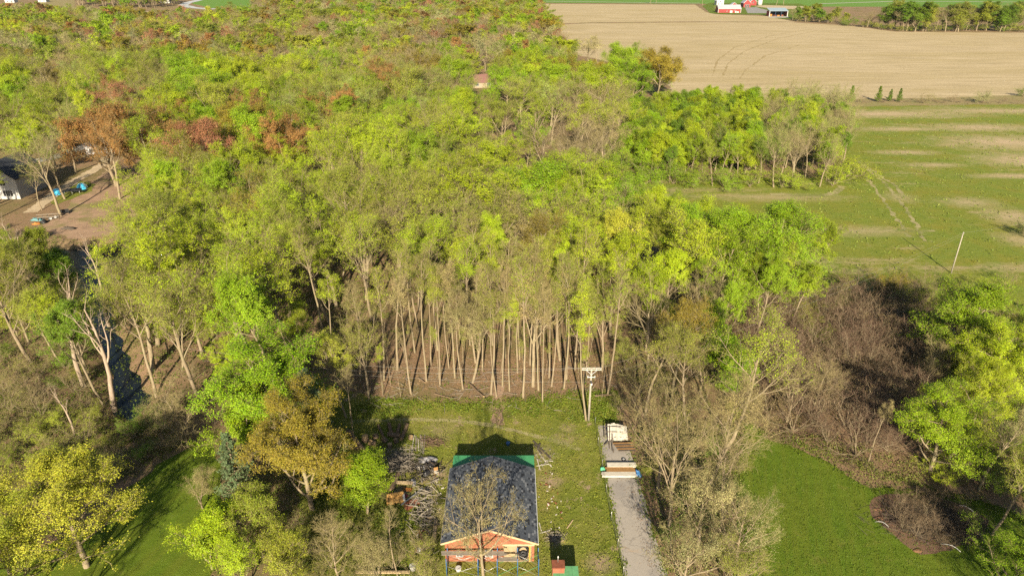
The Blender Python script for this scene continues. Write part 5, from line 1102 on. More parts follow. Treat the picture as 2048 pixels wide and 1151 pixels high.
def plank(name, p0, p1, w, h, mat, label, cat='plank', group=None, z=0.0, z1=None):
    (ax, ay), (bx, by) = G(*p0), G(*p1); o = MB().bar((0, 0, h / 2 + z), (bx - ax, by - ay, h / 2 + (z if z1 is None else z1)), w, h).build(name, mat); o.location = (ax, ay, 0.02); return tag(o, label, cat, group)
for i in range(8):
    plank('board', (828 + i * 3 + rnd.uniform(-1, 1), 872 + rnd.uniform(-4, 6)), (826 + i * 3.2 + rnd.uniform(-3, 3), 904 + rnd.uniform(-4, 4)), .10, .05, M['plank_grey' if i % 3 else 'plank_white'], f'weathered grey board lying right of the stumps, {["first", "second", "third", "fourth", "fifth", "sixth", "seventh", "eighth"][i]} from the stumps', 'board', 'grey boards beside the stumps', z=.06 * (i % 2))
lump('tarp', *G(855, 920), 1.1, .6, .35, M['tarp_grey'], 'crumpled pale grey tarp at the brush pile', 'tarp', 1)
for i, (px, py, s_) in enumerate(((850, 936, .55), (862, 930, .5), (853, 948, .5), (868, 940, .4))): lump('trash_bag', *G(px, py), s_, s_ * .9, s_ * .95, M['black'], ['black trash bag nearest the brush pile', 'black trash bag under the grey tarp', 'black trash bag at the front of the bag heap', 'small black trash bag beside the chair'][i], 'trash bag', 10 + i, .35)
lump('tarp', *G(740, 925), .9, .7, .4, M['teal'], 'blue-grey tarp at the end of the thick log', 'tarp', 5, .35); lump('rubble', *G(838, 935), .5, .4, .35, M['concrete'], 'pale lump of rubble beside the trash bags', 'rubble', 6, .3); lump('trash_bag', *G(825, 965), .45, .4, .35, M['tarp_grey'], 'grey shiny bag below the brush pile', 'trash bag', 7, .35)
# broken chair
x, y = G(873, 948); ch = tag(empty('chair', (x, y, 0), .3), 'small broken wooden chair beside the trash bags', 'chair')
MB().box(-.25, .25, -.25, .25, .42, .46).build('seat', M['plank_white'], ch)
for a in (-1, 1):
    for b in (-1, 1): MB().box(a * .22 - .025, a * .22 + .025, b * .22 - .025, b * .22 + .025, 0, .42).build('leg', M['plank_brown'], ch)
MB().box(-.25, .25, .21, .25, .46, .9).build('backrest', M['plank_brown'], ch)
# discarded couch
x, y = G(792, 1003); co = tag(empty('couch', (x, y, 0), .25), 'mustard couch lying discarded left of the house', 'couch')
MB().box(-.95, .95, -.45, .45, .05, .45).build('seat', M['mustard'], co, .06); MB().box(-.95, .95, .30, .55, .25, .95).build('backrest', M['mustard'], co, .06)
for a in (-1, 1): MB().box(min(a * .8, a * 1.05), max(a * .8, a * 1.05), -.45, .5, .05, .65).build('armrest', M['white_plastic' if a > 0 else 'mustard'], co, .05)
for i, (p0, p1, w, mt, lab) in enumerate((((806, 1012), (836, 1000), .9, 'rust', 'rusty metal sheet right of the couch'), ((812, 1020), (838, 1006), .5, 'rust', 'second rusty sheet lying under the pipe'), ((803, 1013), (845, 980), .12, 'steel', 'long grey pipe lying across the rusty sheets'), ((790, 968), (826, 970), .5, 'plank_pale', 'pale plank below the brown log'), ((806, 978), (824, 980), .5, 'orange', 'orange box side lying near the couch'), ((800, 1000), (812, 990), .7, 'red_paint', 'red panel between couch and rusty sheets'),
      ((872, 1042), (868, 1080), .35, 'plank_pale', 'pale board beside the left wall of the house'), ((862, 1055), (880, 1052), .25, 'plank_dark', 'dark board against the left wall'), ((838, 1060), (846, 1085), .3, 'rust', 'rusty red strip in the brush left of the house'))):
    plank('scrap_sheet', p0, p1, w, .04 if i != 2 else .1, M[mt], lab, 'scrap', 'scrap left of the house', z=.05 + .09 * (i % 4))
for p0, p1, lab in (((1066, 882), (1100, 916), 'long dark plank behind the right corner of the house'), ((1076, 898), (1080, 888), 'short dark plank crossing the long one'), ((1068, 890), (1084, 908), 'dark plank beside the long one')): plank('dark_plank', p0, p1, .22, .06, M['plank_dark'], lab, 'plank', z=.05 if 'short' not in lab else .12)
for i, (p0, p1, lab) in enumerate((((1078, 905), (1092, 924), 'white board among scraps by the house corner'), ((1090, 921), (1106, 922), 'white board pointing right by the house corner'), ((1073, 932), (1098, 928), 'lowest white board by the house corner'), ((1074, 918), (1080, 940), 'white board leaning to the wall by the corner'), ((1080, 1066), (1100, 1060), 'white stick beside the right wall'), ((1078, 1045), (1083, 1062), 'white stick against the right wall'), ((1134, 1057), (1146, 1040), 'yellowish stick lying in the yard grass'), ((1112, 1085), (1128, 1080), 'orange-brown stick at the yard near the shed'))):
    plank('white_board', p0, p1, .10, .03, M['plank_white' if i < 6 else 'plank_pale'], lab, 'board', 'white scraps right of the house', z=.03 * i % .1)
def debris(name, px, py, rx, ry, n, mats, label, seed):
    x, y = G(px, py); r = random.Random(seed); m = MB()
    for i in range(n):
        a, b = r.gauss(0, rx * .5), r.gauss(0, ry * .5); s_ = r.uniform(.04, .16); t = r.uniform(0, 3); m.bar((a, b, .05), (a + math.cos(t) * s_ * 2.2, b + math.sin(t) * s_ * 2.2, .05 + r.uniform(0, .08)), s_, .04)
    o = m.build(name, mats); o.location = (x, y, 0); tag(o, label, 'debris', kind='stuff')
debris('debris', 1085, 915, 1.4, 1.9, 34, M['plank_grey'], 'white building scraps behind the house corner', 1); debris('debris', 1100, 1000, 1.0, 6, 22, M['plank_white'], 'pale scraps scattered along the right wall', 2); debris('debris', 860, 1000, 1.2, 5, 40, M['plank_white'], 'pale scraps scattered along the left wall', 3); debris('debris', 1105, 1010, 1.2, 5, 18, M['rust'], 'rusty scraps along the right wall', 4); debris('debris', 840, 1090, 1.0, 2.5, 40, M['rust'], 'rusty scraps in the left brush', 5)
def bucket(px, py, r, h, mat, label):
    x, y = G(px, py); e = tag(empty('bucket', (x, y, 0)), label, 'bucket'); MB().tube([(0, 0, 0), (0, 0, h)], [r * .85, r], 14).build('body', mat, e); MB().tube([(0, 0, h - .03), (0, 0, h + .015)], r * 1.08, 14).build('rim', mat, e)
bucket(826, 1138, .32, .55, M['white_plastic'], 'white bucket in the brush at the bottom edge'); bucket(838, 1103, .22, .4, M['white_plastic'], 'white bucket farther up in the left brush'); bucket(917, 1140, .28, .4, M['white_plastic'], 'white bucket under the scaffold'); bucket(1016, 889, .25, .35, M['blue_paint'], 'blue bucket in the shadow behind the house')
plank('timber_beam', (712, 1149), (820, 1149), .22, .18, M['plank_pale'], 'long pale timber along the bottom edge left of the house', 'timber', z=.3)

# small green-roofed shed with brick chimney
x0, y0 = G(1105, 1135, 2.0); x1, _ = G(1156, 1135, 2.0); sd_ = tag(empty('garden_shed', (x0, y0 - 1.9, 0)), 'small shed with green roof and brick chimney at the bottom edge', 'shed'); W = x1 - x0
MB().box(.1, W - .1, .1, 1.9, 0, 1.9).build('wall', M['plank_grey'], sd_)
for i in range(4): MB().hexa([(W * i / 4 + .006, -.1, 1.92), (W * (i + 1) / 4 - .006, -.1, 1.92), (W * (i + 1) / 4 - .006, 2.0, 2.12), (W * i / 4 + .006, 2.0, 2.12), (W * i / 4 + .006, -.1, 1.98), (W * (i + 1) / 4 - .006, -.1, 1.98), (W * (i + 1) / 4 - .006, 2.0, 2.18), (W * i / 4 + .006, 2.0, 2.18)]).build('roof_sheet', M['green_roof'], sd_)
cy = MB().box(-.05, 1.1, 1.2, 2.1, 1.7, 2.75).build('chimney', M['brick'], sd_); MB().box(-.1, 1.15, 1.15, 2.15, 2.75, 2.83).build('chimney_cap', M['rust'], cy); MB().tube([(.5, 1.9, 2.83), (.5, 1.9, 3.6)], .05, 8).build('flue_pipe', M['steel'], cy)

# ------------------------------------------------------------------ driveway things
def stack(name, px0, px1, py, n, mat, label, z0, w=.26):
    (ax, ay), (bx, by) = G(px0, py, z0), G(px1, py, z0); e = tag(empty(name, (ax, ay, 0), math.atan2(by - ay, bx - ax)), label, 'lumber', 'lumber stacks on the driveway'); L = math.hypot(bx - ax, by - ay)
    for q in (.3, L / 2, L - .3): MB().box(q - .06, q + .06, -.1, w * n / 2 + .1, 0, .12).build('bearer', M['plank_dark'], e)
    nz = max(2, int(z0 / .12))
    for k in range(nz):
        for i in range(max(2, n // 2)): a = rnd.uniform(-.12, .12); MB().box(a, L + a + rnd.uniform(-.2, .1), i * w + .01, (i + 1) * w - .015, .12 + k * .075, .19 + k * .075).build('plank', mat, e)
stack('lumber_stack', 1216, 1273, 931, 6, M['plank_white'], 'rear stack of white boards on the driveway', .5); stack('lumber_stack', 1214, 1273, 940, 6, M['plank_brown'], 'middle stack of brown boards on the driveway', .45); stack('lumber_stack', 1206, 1272, 950, 6, M['plank_white'], 'front stack of white boards on the driveway', .42)
lump('tarp', *G(1275, 948), .35, .4, .5, M['blue_paint'], 'blue bundle at the end of the lumber stacks', 'tarp', 8, .4); lump('box', *G(1205, 938), .3, .3, .35, M['green_box'], 'small green box at the left end of the lumber', 'box', 9, .1)
# collapsed shed: white roof boards, dark frame, deck
x, y = G(1240, 885); cs_ = tag(empty('collapsed_shed', (x, y, 0)), 'collapsed white-roofed shed at the end of the driveway', 'shed')
for i in range(10):
    a = -1.3 + i * .30; MB().bar((a * .82 - .35, -.2 + .1 * math.sin(i), .55 + .05 * (i % 3)), (a * .78 - .25, 2.3 + rnd.uniform(-.2, .15) - .09 * abs(i - 3), 1.35 + rnd.uniform(-.04, .04)), .29, .035).build('roof_plank', M['plank_white'], cs_)
for j in range(3): MB().bar((-1.7, .3 + j * .7, .72 + j * .3), (1.5, .2 + j * .7, .70 + j * .3), .07, .07).build('batten', M['plank_dark'], cs_)
for i in range(6): MB().bar((-1.0 + .1 * i, -.5 - i * .28, .35), (1.6, -.45 - i * .28, .38), .24, .04).build('deck_board', M['plank_dark' if i % 2 else 'plank_brown'], cs_)
for p0, p1 in (((-1.5, -1.2, .1), (-1.2, 1.5, 1.5)), ((-1.2, -1.6, .1), (-1.0, .4, 1.1)), ((-1.9, .9, .2), (-1.6, 2.3, 1.3)), ((-2.1, -.6, .15), (-.9, .0, .7)), ((1.5, -1.5, .0), (1.5, -1.5, .5)), ((-1.1, -1.9, 0), (-1.1, -1.9, .5)), ((1.4, 2.0, 0), (1.3, 1.9, 1.35)), ((-1.3, 2.2, 0), (-1.3, 2.2, 1.4))): MB().bar(p0, p1, .10, .10).build('beam', M['plank_dark'], cs_)
x, y = G(1247, 919); tr = tag(empty('tyre', (x, y, 0), .2), 'small white-rimmed wheel lying before the collapsed shed', 'wheel')
tor = MB(); tor.tube([(.2 * math.cos(a), .2 * math.sin(a), .1) for a in [2 * math.pi * k / 18 for k in range(19)]], .08, 8, False).build('rubber', M['black'], tr); MB().tube([(0, 0, .04), (0, 0, .15)], .17, 14).build('rim', M['white_plastic'], tr)

# wire fence along the driveway
fe = tag(empty('wire_fence', (0, 0, 0)), 'thin wire fence along the left edge of the driveway', 'fence'); FP = [G(px, py) for px, py in ((1190, 850), (1196, 890), (1204, 935), (1212, 985), (1222, 1040), (1235, 1095), (1246, 1150), (1262, 1220))]
for x, y in FP: MB().tube([(x, y, 0), (x, y, 1.3)], .03, 6).build('post', M['steel'], fe)
for z in (.5, .9, 1.25): MB().tube([(x, y, z) for x, y in FP], .008, 4).build('wire', M['wire'], fe)

# utility poles and wires
def pole(x, y, h, arms, label, r=.16, lean=0.0):
    e = tag(empty('utility_pole', (x, y, 0)), label, 'utility pole', 'utility poles'); e.rotation_euler.y = lean
    MB().tube([(0, 0, 0), (0, 0, h * .5), (0, 0, h)], [r, r * .85, r * .7], 10).build('post', M['pole_wood'], e)
    if arms:
        for dy in (-.2, .2): MB().box(-1.28, 1.28, dy - .05, dy + .05, h - .24, h - .13).build('crossarm', M['plank_white'], e)
        for a in (-1, 1):
            MB().bar((0, -.26, h - .9), (a * .7, -.26, h - .2), .04, .04).build('brace', M['grey_paint'], e)
            for q in (1.15, .6): MB().tube([(a * q, -.2, h - .12), (a * q, -.2, h - .02), (a * q, -.2, h + .10)], [.03, .07, .04], 8).build('insulator', M['white_plastic'], e)
        for a in (-.45, .45): MB().box(min(0, a), max(0, a), -.22, -.16, h - 1.35, h - 1.28).build('bracket', M['grey_paint'], e); MB().tube([(a, -.2, h - 1.42), (a, -.2, h - 1.12)], .075, 8).build('fuse_cutout', M['white_plastic'], e)
        MB().tube([(.0, -.2, h - 2.2), (0, -.2, h - 1.9)], .14, 8).build('junction_box', M['black'], e); MB().tube([(.12, -.14, h - 2.6), (.12, -.14, h - 2.3)], .08, 8).build('junction_box', M['grey_paint'], e)
    else: MB().tube([(0, -.15, h - .3), (0, -.15, h - .1)], .06, 6).build('insulator', M['white_plastic'], e)
px_, py_ = G(1177, 841); pole(px_, py_, 8.3, True, 'grey utility pole with white double crossarm at the wood edge')
qx, qy = G(1902, 546); pole(qx, qy, 8.6, False, 'plain pale pole standing at the green field', .13)
fx, fy = G(2300, 440)
kx, ky = G(430, 800)
def wire(a, b, sag, label):
    pts = [(a[0] + (b[0] - a[0]) * t, a[1] + (b[1] - a[1]) * t, a[2] + (b[2] - a[2]) * t - sag * 4 * t * (1 - t)) for t in [i / 24 for i in range(25)]]
    o = MB().tube(pts, .011, 4, False).build('power_line', M['wire'], None); tag(o, label, 'power line', 'overhead wires')
wire((px_ + 1.15, py_ - .2, 8.4), (qx, qy - .15, 8.5), 1.4, 'overhead wire from the crossarm pole to the field pole, upper'); wire((px_ + .2, py_ - .2, 6.6), (qx, qy - .15, 8.0), 1.6, 'overhead wire from the crossarm pole to the field pole, lower'); wire((qx, qy - .15, 8.5), (fx, fy, 8.5), 1.4, 'overhead wire leaving the field pole to the right')
for i, (o_, z, s_) in enumerate(((-1.15, 8.4, 1.3), (-.6, 8.4, 1.7), (-.1, 6.3, 1.0))): wire((px_ + o_, py_ - .2, z), (kx - 2 + i * .8, ky, 8.3 - i * .9), s_, ['overhead wire running left from the crossarm, highest', 'overhead wire running left from the crossarm, middle', 'overhead wire running left from the pole, lowest'][i])

# planting bed things
for px, py, lab in ((1755, 1018, 'orange earth mound in the planting bed, rear of two'), (1758, 1035, 'orange earth mound in the planting bed, front of two'), (1835, 1100, 'tan earth mound at the near edge of the bed')): lump('earth_mound', *G(px, py), .5, .3, .07, M['mound_earth'], lab, 'mound', px, .25)
for i, (p0, p1) in enumerate((((1912, 1013), (1948, 1028)), ((1748, 1046), (1776, 1056)), ((1880, 1090), (1920, 1106)))):
    (ax, ay), (bx, by) = G(*p0), G(*p1); o = MB().tube([(ax + (bx - ax) * t, ay + (by - ay) * t, .25 + .35 * math.sin(math.pi * t)) for t in (0, .25, .5, .75, 1)], .03, 6).build('white_pipe', M['white_plastic']); tag(o, ['bent white pipe at the far right of the planting bed', 'bent white pipe at the left end of the planting bed', 'bent white pipe at the near edge of the planting bed'][i], 'pipe', 'white pipes in the bed')
bd = []
for x, y in scatter(g((1780, 1010), (1850, 995), (1930, 1015), (1970, 1045), (1890, 1090), (1830, 1085), (1790, 1050)), 30, 90, 1.25, 200, 1500, 41, []): bd.append(('brown twiggy shrub', x, y, plant('shrub', 0, None, x, y, rnd.uniform(1.3, 2.6), None, 'shrubs of the planting bed', tw=.8, wide=1.2)))
name_by_landmark(bd, [lm('the orange mounds', 1757, 1026, 0), lm('the far bent white pipe', 1930, 1020, 0), lm('the tan mound', 1835, 1100, 0)])
sticks('twig_heap', 1640, 870, 6, 2, 120, .8, M['twig'], 'fallen branches along the top of the lawn', 'branches', 6, (1, 3))
log(938, 768, 967, 796, .16, 'broken pale trunk lying at the front of the wood', .1); log(870, 788, 900, 796, .10, 'thin fallen trunk at the weed edge of the wood'); log(836, 756, 850, 766, .12, 'pale broken branch on the leaf litter'); log(1190, 793, 1228, 790, .16, 'fallen trunk behind the utility pole')

# ------------------------------------------------------------------ gabled buildings
def gable_house(name, x, y, w, d, eave, ridge, wall, roofm, label, rz=0.0, wins=(), over=.4, cat='house', doors=(), trim=None, along='y'):
    """gable faces -Y when along == 'y', long side faces -Y when along == 'x'; origin at the centre of the -Y wall"""
    e = tag(empty(name, (x, y, 0), rz), label, cat)
    if along == 'y':
        f0 = [(-w / 2, 0, 0), (w / 2, 0, 0), (w / 2, 0, eave), (0, 0, ridge), (-w / 2, 0, eave)]; f1 = [(a, d, c) for a, b, c in f0]; m = MB().poly(f0).poly(f1[::-1])
        for i in range(5): m.poly([f0[i], f1[i], f1[(i + 1) % 5], f0[(i + 1) % 5]])
        m.build('wall', wall, e); k = (ridge - eave) / (w / 2)
        for s in (-1, 1):
            a = (0, -over, ridge + .02), (s * (w / 2 + over), -over, eave - over * k + .02); c = [a[0], a[1], (a[1][0], d + over, a[1][2]), (0, d + over, ridge + .02)]; up = [(p[0], p[1], p[2] + .18) for p in c]
            (MB().hexa(c + up) if s > 0 else MB().hexa([c[1], c[0], c[3], c[2], up[1], up[0], up[3], up[2]])).build('roof', roofm, e)
            if trim: MB().bar((0, -over - .06, ridge + .1), (s * (w / 2 + over), -over - .06, eave - over * k + .1), .12, .4).build('trim', trim, e)
    else:
        m = MB().box(-w / 2, w / 2, 0, d, 0, eave); m.build('wall', wall, e)
        g0 = MB()
        for s in (-1, 1): g0.poly([(s * w / 2, 0, eave), (s * w / 2, d, eave), (s * w / 2, d / 2, ridge)][::s])
        g0.build('gable', wall, e)
        for s in (0, 1):
            c = [(-w / 2 - over, -over, eave - .1), (w / 2 + over, -over, eave - .1), (w / 2 + over, d / 2, ridge), (-w / 2 - over, d / 2, ridge)] if s == 0 else [(-w / 2 - over, d / 2 + .01, ridge), (w / 2 + over, d / 2 + .01, ridge), (w / 2 + over, d + over, eave - .1), (-w / 2 - over, d + over, eave - .1)]
            MB().hexa(c + [(p[0], p[1], p[2] + .2) for p in c]).build('roof', roofm, e)
        if trim:
            MB().box(-w / 2 - over, w / 2 + over, -over - .08, -over - .005, eave - .25, eave + .12).build('trim', trim, e)
            for s in (-1, 1): MB().box(s * w / 2 - .25, s * w / 2 + .25, -.08, -.005, 0, eave).build('trim', trim, e)
    for (wx, wz, ww, wh, kind) in wins:
        if kind == 'door': MB().box(wx - ww / 2, wx + ww / 2, -.12, -.01, wz, wz + wh).build('door', M['white_paint'], e)
        else:
            o = MB().box(wx - ww / 2 - .1, wx + ww / 2 + .1, -.07, -.005, wz - .1, wz + wh + .1).build('window', M['white_paint'], e); MB().box(wx - ww / 2, wx - .04, -.10, -.075, wz, wz + wh).build('pane', M['glass'], o); MB().box(wx + .04, wx + ww / 2, -.10, -.075, wz, wz + wh).build('pane', M['glass'], o)
            if kind == 'shutter':
                for s in (-1, 1): MB().box(wx + s * (ww / 2 + .4) - .25, wx + s * (ww / 2 + .4) + .25, -.1, -.005, wz, wz + wh).build('shutter', M['black'], e)
    return e
x, y = G(42, 398); gable_house('white_house', x - 5.2, y, 10.4, 12, 5.4, 9.2, M['white_paint'], M['roof_black'], 'white gabled house with dark roof cut by the left edge', wins=((1.2, 3.6, 1.0, 1.3, 'shutter'), (2.4, .8, 1.0, 1.4, 'shutter'), (-.8, 3.6, 1.0, 1.3, 'shutter'), (.2, 6.6, .8, .9, 'plain')))
x, y = G(967, 176); gable_house('brown_roofed_house', x, y, 10, 8, 2.6, 5.6, M['cream'], M['roof_brown'], 'cream house with brown roof deep in the wood', along='x', wins=((-3, 1, 1.4, 1.2, 'plain'), (2.5, 1, 1.4, 1.2, 'plain')), rz=.08)
x, y = G(195, 308); gable_house('camp_trailer', x, y, 6, 2.6, 2.4, 2.9, M['white_paint'], M['roof_pale'], 'white trailer behind the russet tree at the lane', along='x', over=.1, cat='trailer', wins=((-1.5, 1.1, 1, .7, 'plain'), (1.5, 1.1, 1, .7, 'plain')), rz=.3)
x, y = G(1458.5, 26.3); gable_house('long_barn', x, y, 27, 12, 4.6, 8.6, M['red_paint'], M['roof_pale'], 'long red barn with pale grey roof beside the stubble', along='x', cat='barn', trim=M['white_paint'], wins=((2, 0, 3, 2.6, 'door'), (7.5, 0, 1.6, 2.2, 'door'), (10, 0, 2.5, 1.6, 'door'), (-3, 1.4, .9, 1.1, 'plain'), (6, 2.4, .9, 1.1, 'plain')))
x, y = G(1493.5, 15.4); gable_house('tall_barn', x, y, 9.5, 13, 5.5, 10, M['red_paint'], M['roof_pale'], 'tall red barn with white doors behind the long barn', cat='barn', trim=M['white_paint'], wins=((-2, 0, 1.4, 3.6, 'plain'), (0, 0, 1.4, 3.6, 'plain'), (2, 0, 1.4, 3.6, 'plain')))
x, y = G(1506, 11.5); gable_house('small_barn', x, y, 9, 12, 5, 9, M['red_paint'], M['roof_pale'], 'red barn next to the white silo', cat='barn', trim=M['white_paint'], wins=((0, 3, 1.4, 1.6, 'plain'),))
x, y = G(1468, 15.5); gable_house('small_barn', x, y, 8, 8, 3, 6, M['red_paint'], M['roof_pale'], 'little red gabled barn behind the long barn', cat='barn', trim=M['white_paint'], wins=((0, .5, 1.6, 2, 'plain'),))
x, y = G(1440, 11); gable_house('farmhouse', x, y, 10, 12, 6, 9.5, M['white_paint'], M['grey_paint'], 'white farmhouse behind the long red barn', wins=((-2.4, 1, 1.1, 1.6, 'plain'), (2.4, 1, 1.1, 1.6, 'plain'), (0, 4, 1.1, 1.6, 'plain')))
x, y = G(1519, 11.3); e = tag(empty('silo', (x, y, 0)), 'pale round silo beside the red barns', 'silo'); MB().tube([(0, 0, z) for z in (0, 4, 8, 12, 15)], 3.2, 20).build('barrel', M['white_plastic'], e); MB().tube([(0, 0, 15), (0, 0, 16.5), (0, 0, 17.6), (0, 0, 18)], [3.25, 2.7, 1.5, .3], 20).build('dome', M['grey_paint'], e)
for z in (2, 5, 8, 11, 14): MB().tube([(0, 0, z), (0, 0, z + .2)], 3.24, 20, False).build('hoop', M['grey_paint'], e)
for i, (px, py, w) in enumerate(((20, 4, 14), (85, 3, 12), (330, 5, 14))):
    x, y = G(px, py + 2); gable_house('far_house', x, y, w, 9, 4, 7, M['white_paint'], M['grey_paint'], ['white far house at the top left corner', 'white far house right of the corner house', 'white far house left of the curving pale road'][i], along='x', wins=((-3, 1, 1.5, 1.5, 'plain'), (3, 1, 1.5, 1.5, 'plain')))
# open-fronted machine shed
x, y = G(1556, 33.5); os_ = tag(empty('open_shed', (x, y, 0)), 'open-fronted shed with slate roof and orange goods inside', 'shed'); w, d = 20, 10
MB().box(-w / 2, w / 2, d - .3, d, 0, 5.5).build('back_wall', M['dark_inside'], os_)
for s in (-1, 1): MB().box(min(s * w / 2, s * (w / 2 - .3)), max(s * w / 2, s * (w / 2 - .3)), 0, d - .31, 0, 5.5).build('side_wall', M['red_paint'], os_); MB().box(s * w / 2 - .35, s * w / 2 + .35, -.35, -.005, 0, 6).build('post', M['white_paint'], os_)
MB().hexa([(-w / 2 - .5, -.6, 5.6), (w / 2 + .5, -.6, 5.6), (w / 2 + .5, d + .5, 8.2), (-w / 2 - .5, d + .5, 8.2), (-w / 2 - .5, -.6, 5.9), (w / 2 + .5, -.6, 5.9), (w / 2 + .5, d + .5, 8.5), (-w / 2 - .5, d + .5, 8.5)]).build('roof', M['roof_slate'], os_)
for a in (-3.3, 3.3): MB().box(a - .2, a + .2, -.1, .3, 0, 5.6).build('post', M['dark_inside'], os_)
for i, (a, b) in enumerate(((-7.5, 2.2), (-3, 1.4), (1, 1.2), (5, 1.6))):
    o = MB().box(-1.3, 1.3, 0, 2, 0, b).build('feed_crate', M['orange' if i % 2 == 0 else 'rust'], None, .08); o.location = (x + a, y + 2.0, .12); tag(o, f'{["tallest orange", "rust-coloured", "low orange", "rust-brown"][i]} crate standing inside the open shed, {["leftmost", "second from left", "third from left", "rightmost"][i]}', 'crate', 'crates in the open shed')

# ------------------------------------------------------------------ camp at the clearing
def tent(px, py, rad, h, label, rz):
    x, y = G(px, py); e = tag(empty('tent', (x, y, 0.03), rz), label, 'tent', 'blue tents'); n = 16
    for half in (0, 1):
        v, f = [], []
        for i in range(7):
            th = math.pi / 2 * i / 6
            for k in range(9): a = math.pi * (half + k / 8); q = 1 + .06 * math.cos(4 * a); v.append((rad * math.cos(th) * math.cos(a) * q, rad * math.cos(th) * math.sin(a) * q, h * math.sin(th)))
        for i in range(6):
            for k in range(8): f.append((i * 9 + k, i * 9 + k + 1, i * 9 + k + 10, i * 9 + k + 9))
        me = bpy.data.meshes.new('panel'); me.from_pydata(v, [], f); me.materials.append(M['tent_blue' if half else 'tent_pale']); me.polygons.foreach_set('use_smooth', [True] * len(f)); me.update(); child(e, 'fly_panel', me)
    for a in (math.pi / 4, -math.pi / 4): MB().tube([(rad * math.cos(t) * math.cos(a) * 1.02, rad * math.cos(t) * math.sin(a) * 1.02, h * math.sin(t) * 1.02) for t in [math.pi * i / 12 for i in range(13)]], .03, 5).build('pole', M['grey_paint'], e)
    MB().poly([(-.4, -rad * 1.03, .05), (.4, -rad * 1.03, .05), (0, -rad * .75, h * .72)]).build('door_flap', M['dark_inside'], e)
tent(116, 388, 1.25, 1.5, 'light blue dome tent nearer the white house', .3); tent(165, 377, 1.35, 1.5, 'light blue dome tent nearer the dirt track', -.4)
x, y = G(148, 388); cn = tag(empty('low_canopy', (x, y, .03), .2), 'low black canopy on posts between the blue tents', 'canopy'); MB().hexa([(-2, -1, 1.0), (2, -1, 1.0), (2, 1, 1.1), (-2, 1, 1.1), (-1.9, -.9, 1.1), (1.9, -.9, 1.1), (1.8, .9, 1.3), (-1.8, .9, 1.3)]).build('cover', M['black'], cn)
for a in (-1.8, 0, 1.8):
    for b in (-.85, .85): MB().tube([(a, b, 0), (a, b, 1.02)], .05, 6).build('post', M['steel'], cn)
x, y = G(98, 440); dk_ = tag(empty('wooden_railing', (x, y, .02), .25), 'dark post railing at the near edge of the clearing', 'railing')
for i in range(5): MB().box(-2.2 + i * 1.1 - .07, -2.2 + i * 1.1 + .07, -.07, .07, 0, 1.5).build('post', M['plank_dark'], dk_)
for z in (.75, 1.4): MB().box(-2.3, 2.3, -.12, -.075, z, z + .12).build('rail', M['plank_grey'], dk_)
lump('tarp', *G(74, 440), 1.3, .7, .5, M['teal'], 'teal tarp on a heap left of the railing', 'tarp', 21, .3); lump('crate_heap', *G(73, 448), .8, .5, .4, M['orange'], 'orange heap below the teal tarp', 'heap', 22, .3); lump('trash_bag', *G(88, 446), .8, .6, .6, M['black'], 'black bags between teal tarp and railing', 'trash bag', 23, .4); lump('trash_bag', *G(102, 438), .4, .35, .4, M['white_plastic'], 'white bag at the railing, left of two', 'bag', 24, .3); lump('trash_bag', *G(112, 435), .4, .35, .4, M['white_plastic'], 'white bag at the railing, right of two', 'bag', 25, .3)
x, y = G(130, 428); bn = tag(empty('bench', (x, y, .02), .5), 'dark bench at the foot of the tall pale-green tree', 'bench'); MB().box(-1, 1, -.3, .3, .4, .5).build('seat', M['black'], bn); MB().box(-1, 1, .25, .33, .5, 1.1).build('backrest', M['black'], bn)
for a in (-.9, .9): MB().box(a - .06, a + .06, -.28, .3, 0, .4).build('leg', M['black'], bn)
lump('woodpile', *G(137, 458), 1.5, .6, .5, M['plank_dark'], 'dark heap on the creek bank below the clearing', 'heap', 26, .4)

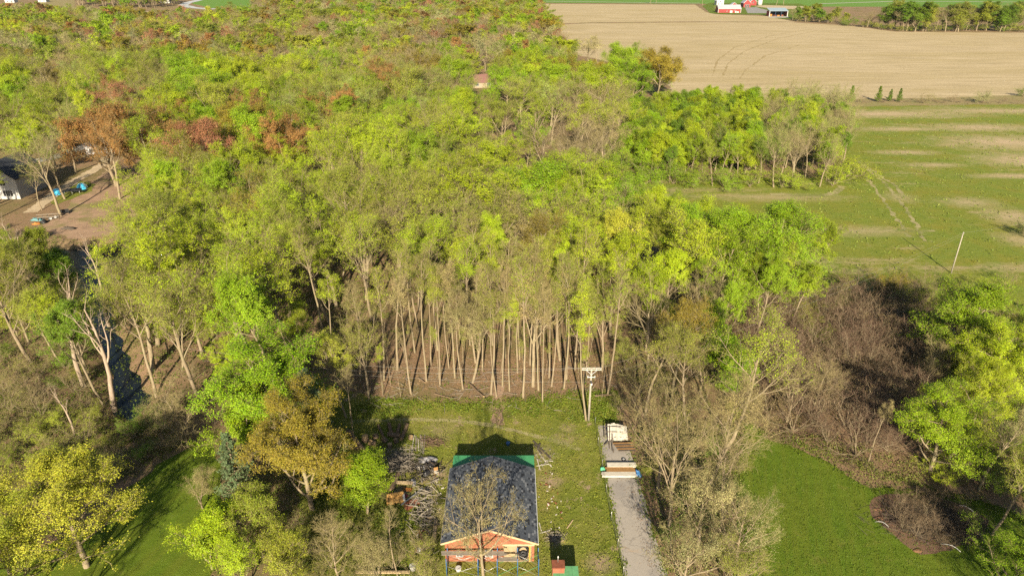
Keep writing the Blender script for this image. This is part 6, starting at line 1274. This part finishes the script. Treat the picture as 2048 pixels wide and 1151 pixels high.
# ------------------------------------------------------------------ air
hz = bpy.data.materials.new('haze'); hz.use_nodes = True; ht = hz.node_tree
for n in list(ht.nodes):
    if n.type == 'BSDF_PRINCIPLED': ht.nodes.remove(n)
pv = ht.nodes.new('ShaderNodeVolumePrincipled'); pv.inputs['Color'].default_value = (.86, .90, .95, 1); pv.inputs['Density'].default_value = HAZE; pv.inputs['Anisotropy'].default_value = 0.0
ht.links.new(pv.outputs[0], [n for n in ht.nodes if n.type == 'OUTPUT_MATERIAL'][0].inputs['Volume'])
if HAZE > 0:
    tag(MB().box(-3500, 3500, -700, 3500, -3.2, 57).build('haze', hz), 'thin pale haze over the far wood and fields', 'haze', kind='stuff')

cover('copse_undergrowth', spots(COPSE, 900, 11), 16, .4, .7, .9, (.13, .19, .015), 'green undergrowth below the copse', 'undergrowth', 11)
DE = [G(px + q, py) for px, py in ((1205, 905), (1215, 960), (1233, 1050), (1251, 1151), (1278, 960), (1302, 1050), (1335, 1151), (1224, 1005), (1242, 1100), (1290, 1005), (1318, 1100), (1210, 930), (1265, 920)) for q in (-4, -1, 2)]
DE = [(x + rnd.uniform(-.25, .25), y + rnd.uniform(-2.2, 2.2)) for x, y in DE for _ in range(7)]
cover('verge_grass', DE, 7, .15, .10, .16, (.125, .165, .014), 'tufts of grass creeping over the driveway edges', 'grass', 12, True)
cover('dead_leaves', spots(g((1225, 955), (1285, 955), (1345, 1151), (1300, 1151), (1262, 1000)), 260, 13), 5, .11, .02, .3, (.17, .105, .05), 'dead leaves blown along the driveway', 'leaves', 13)
cover('dead_leaves', spots(g((700, 800), (800, 780), (1230, 770), (1230, 690), (800, 690), (680, 740)), 2200, 14), 6, .16, .03, .5, (.27, .175, .10), 'dead leaves on the floor at the wood front', 'leaves', 14)
cover('lawn_tufts', spots(g((1500, 870), (1740, 975), (1850, 985), (2100, 1050), (2100, 1151), (1520, 1151)), 9000, 15), 3, .10, .05, .2, (.085, .13, .01), 'fine tufts of the mown lawn', 'grass', 15, True)
cover('lawn_border', [(x + rnd.gauss(0, .35), y + rnd.gauss(0, .35)) for x, y in outline(g((1490, 850), (1560, 885), (1640, 915), (1740, 975), (1850, 985), (1960, 1000), (2100, 1060)), .35, .2)[:220] for _ in range(3)], 9, .16, .2, .3, (.10, .135, .014), 'ragged weeds along the border of the lawn', 'weeds', 16)
print('TRIS', sum(sum(len(p.vertices) - 2 for p in me.polygons) for me in bpy.data.meshes))
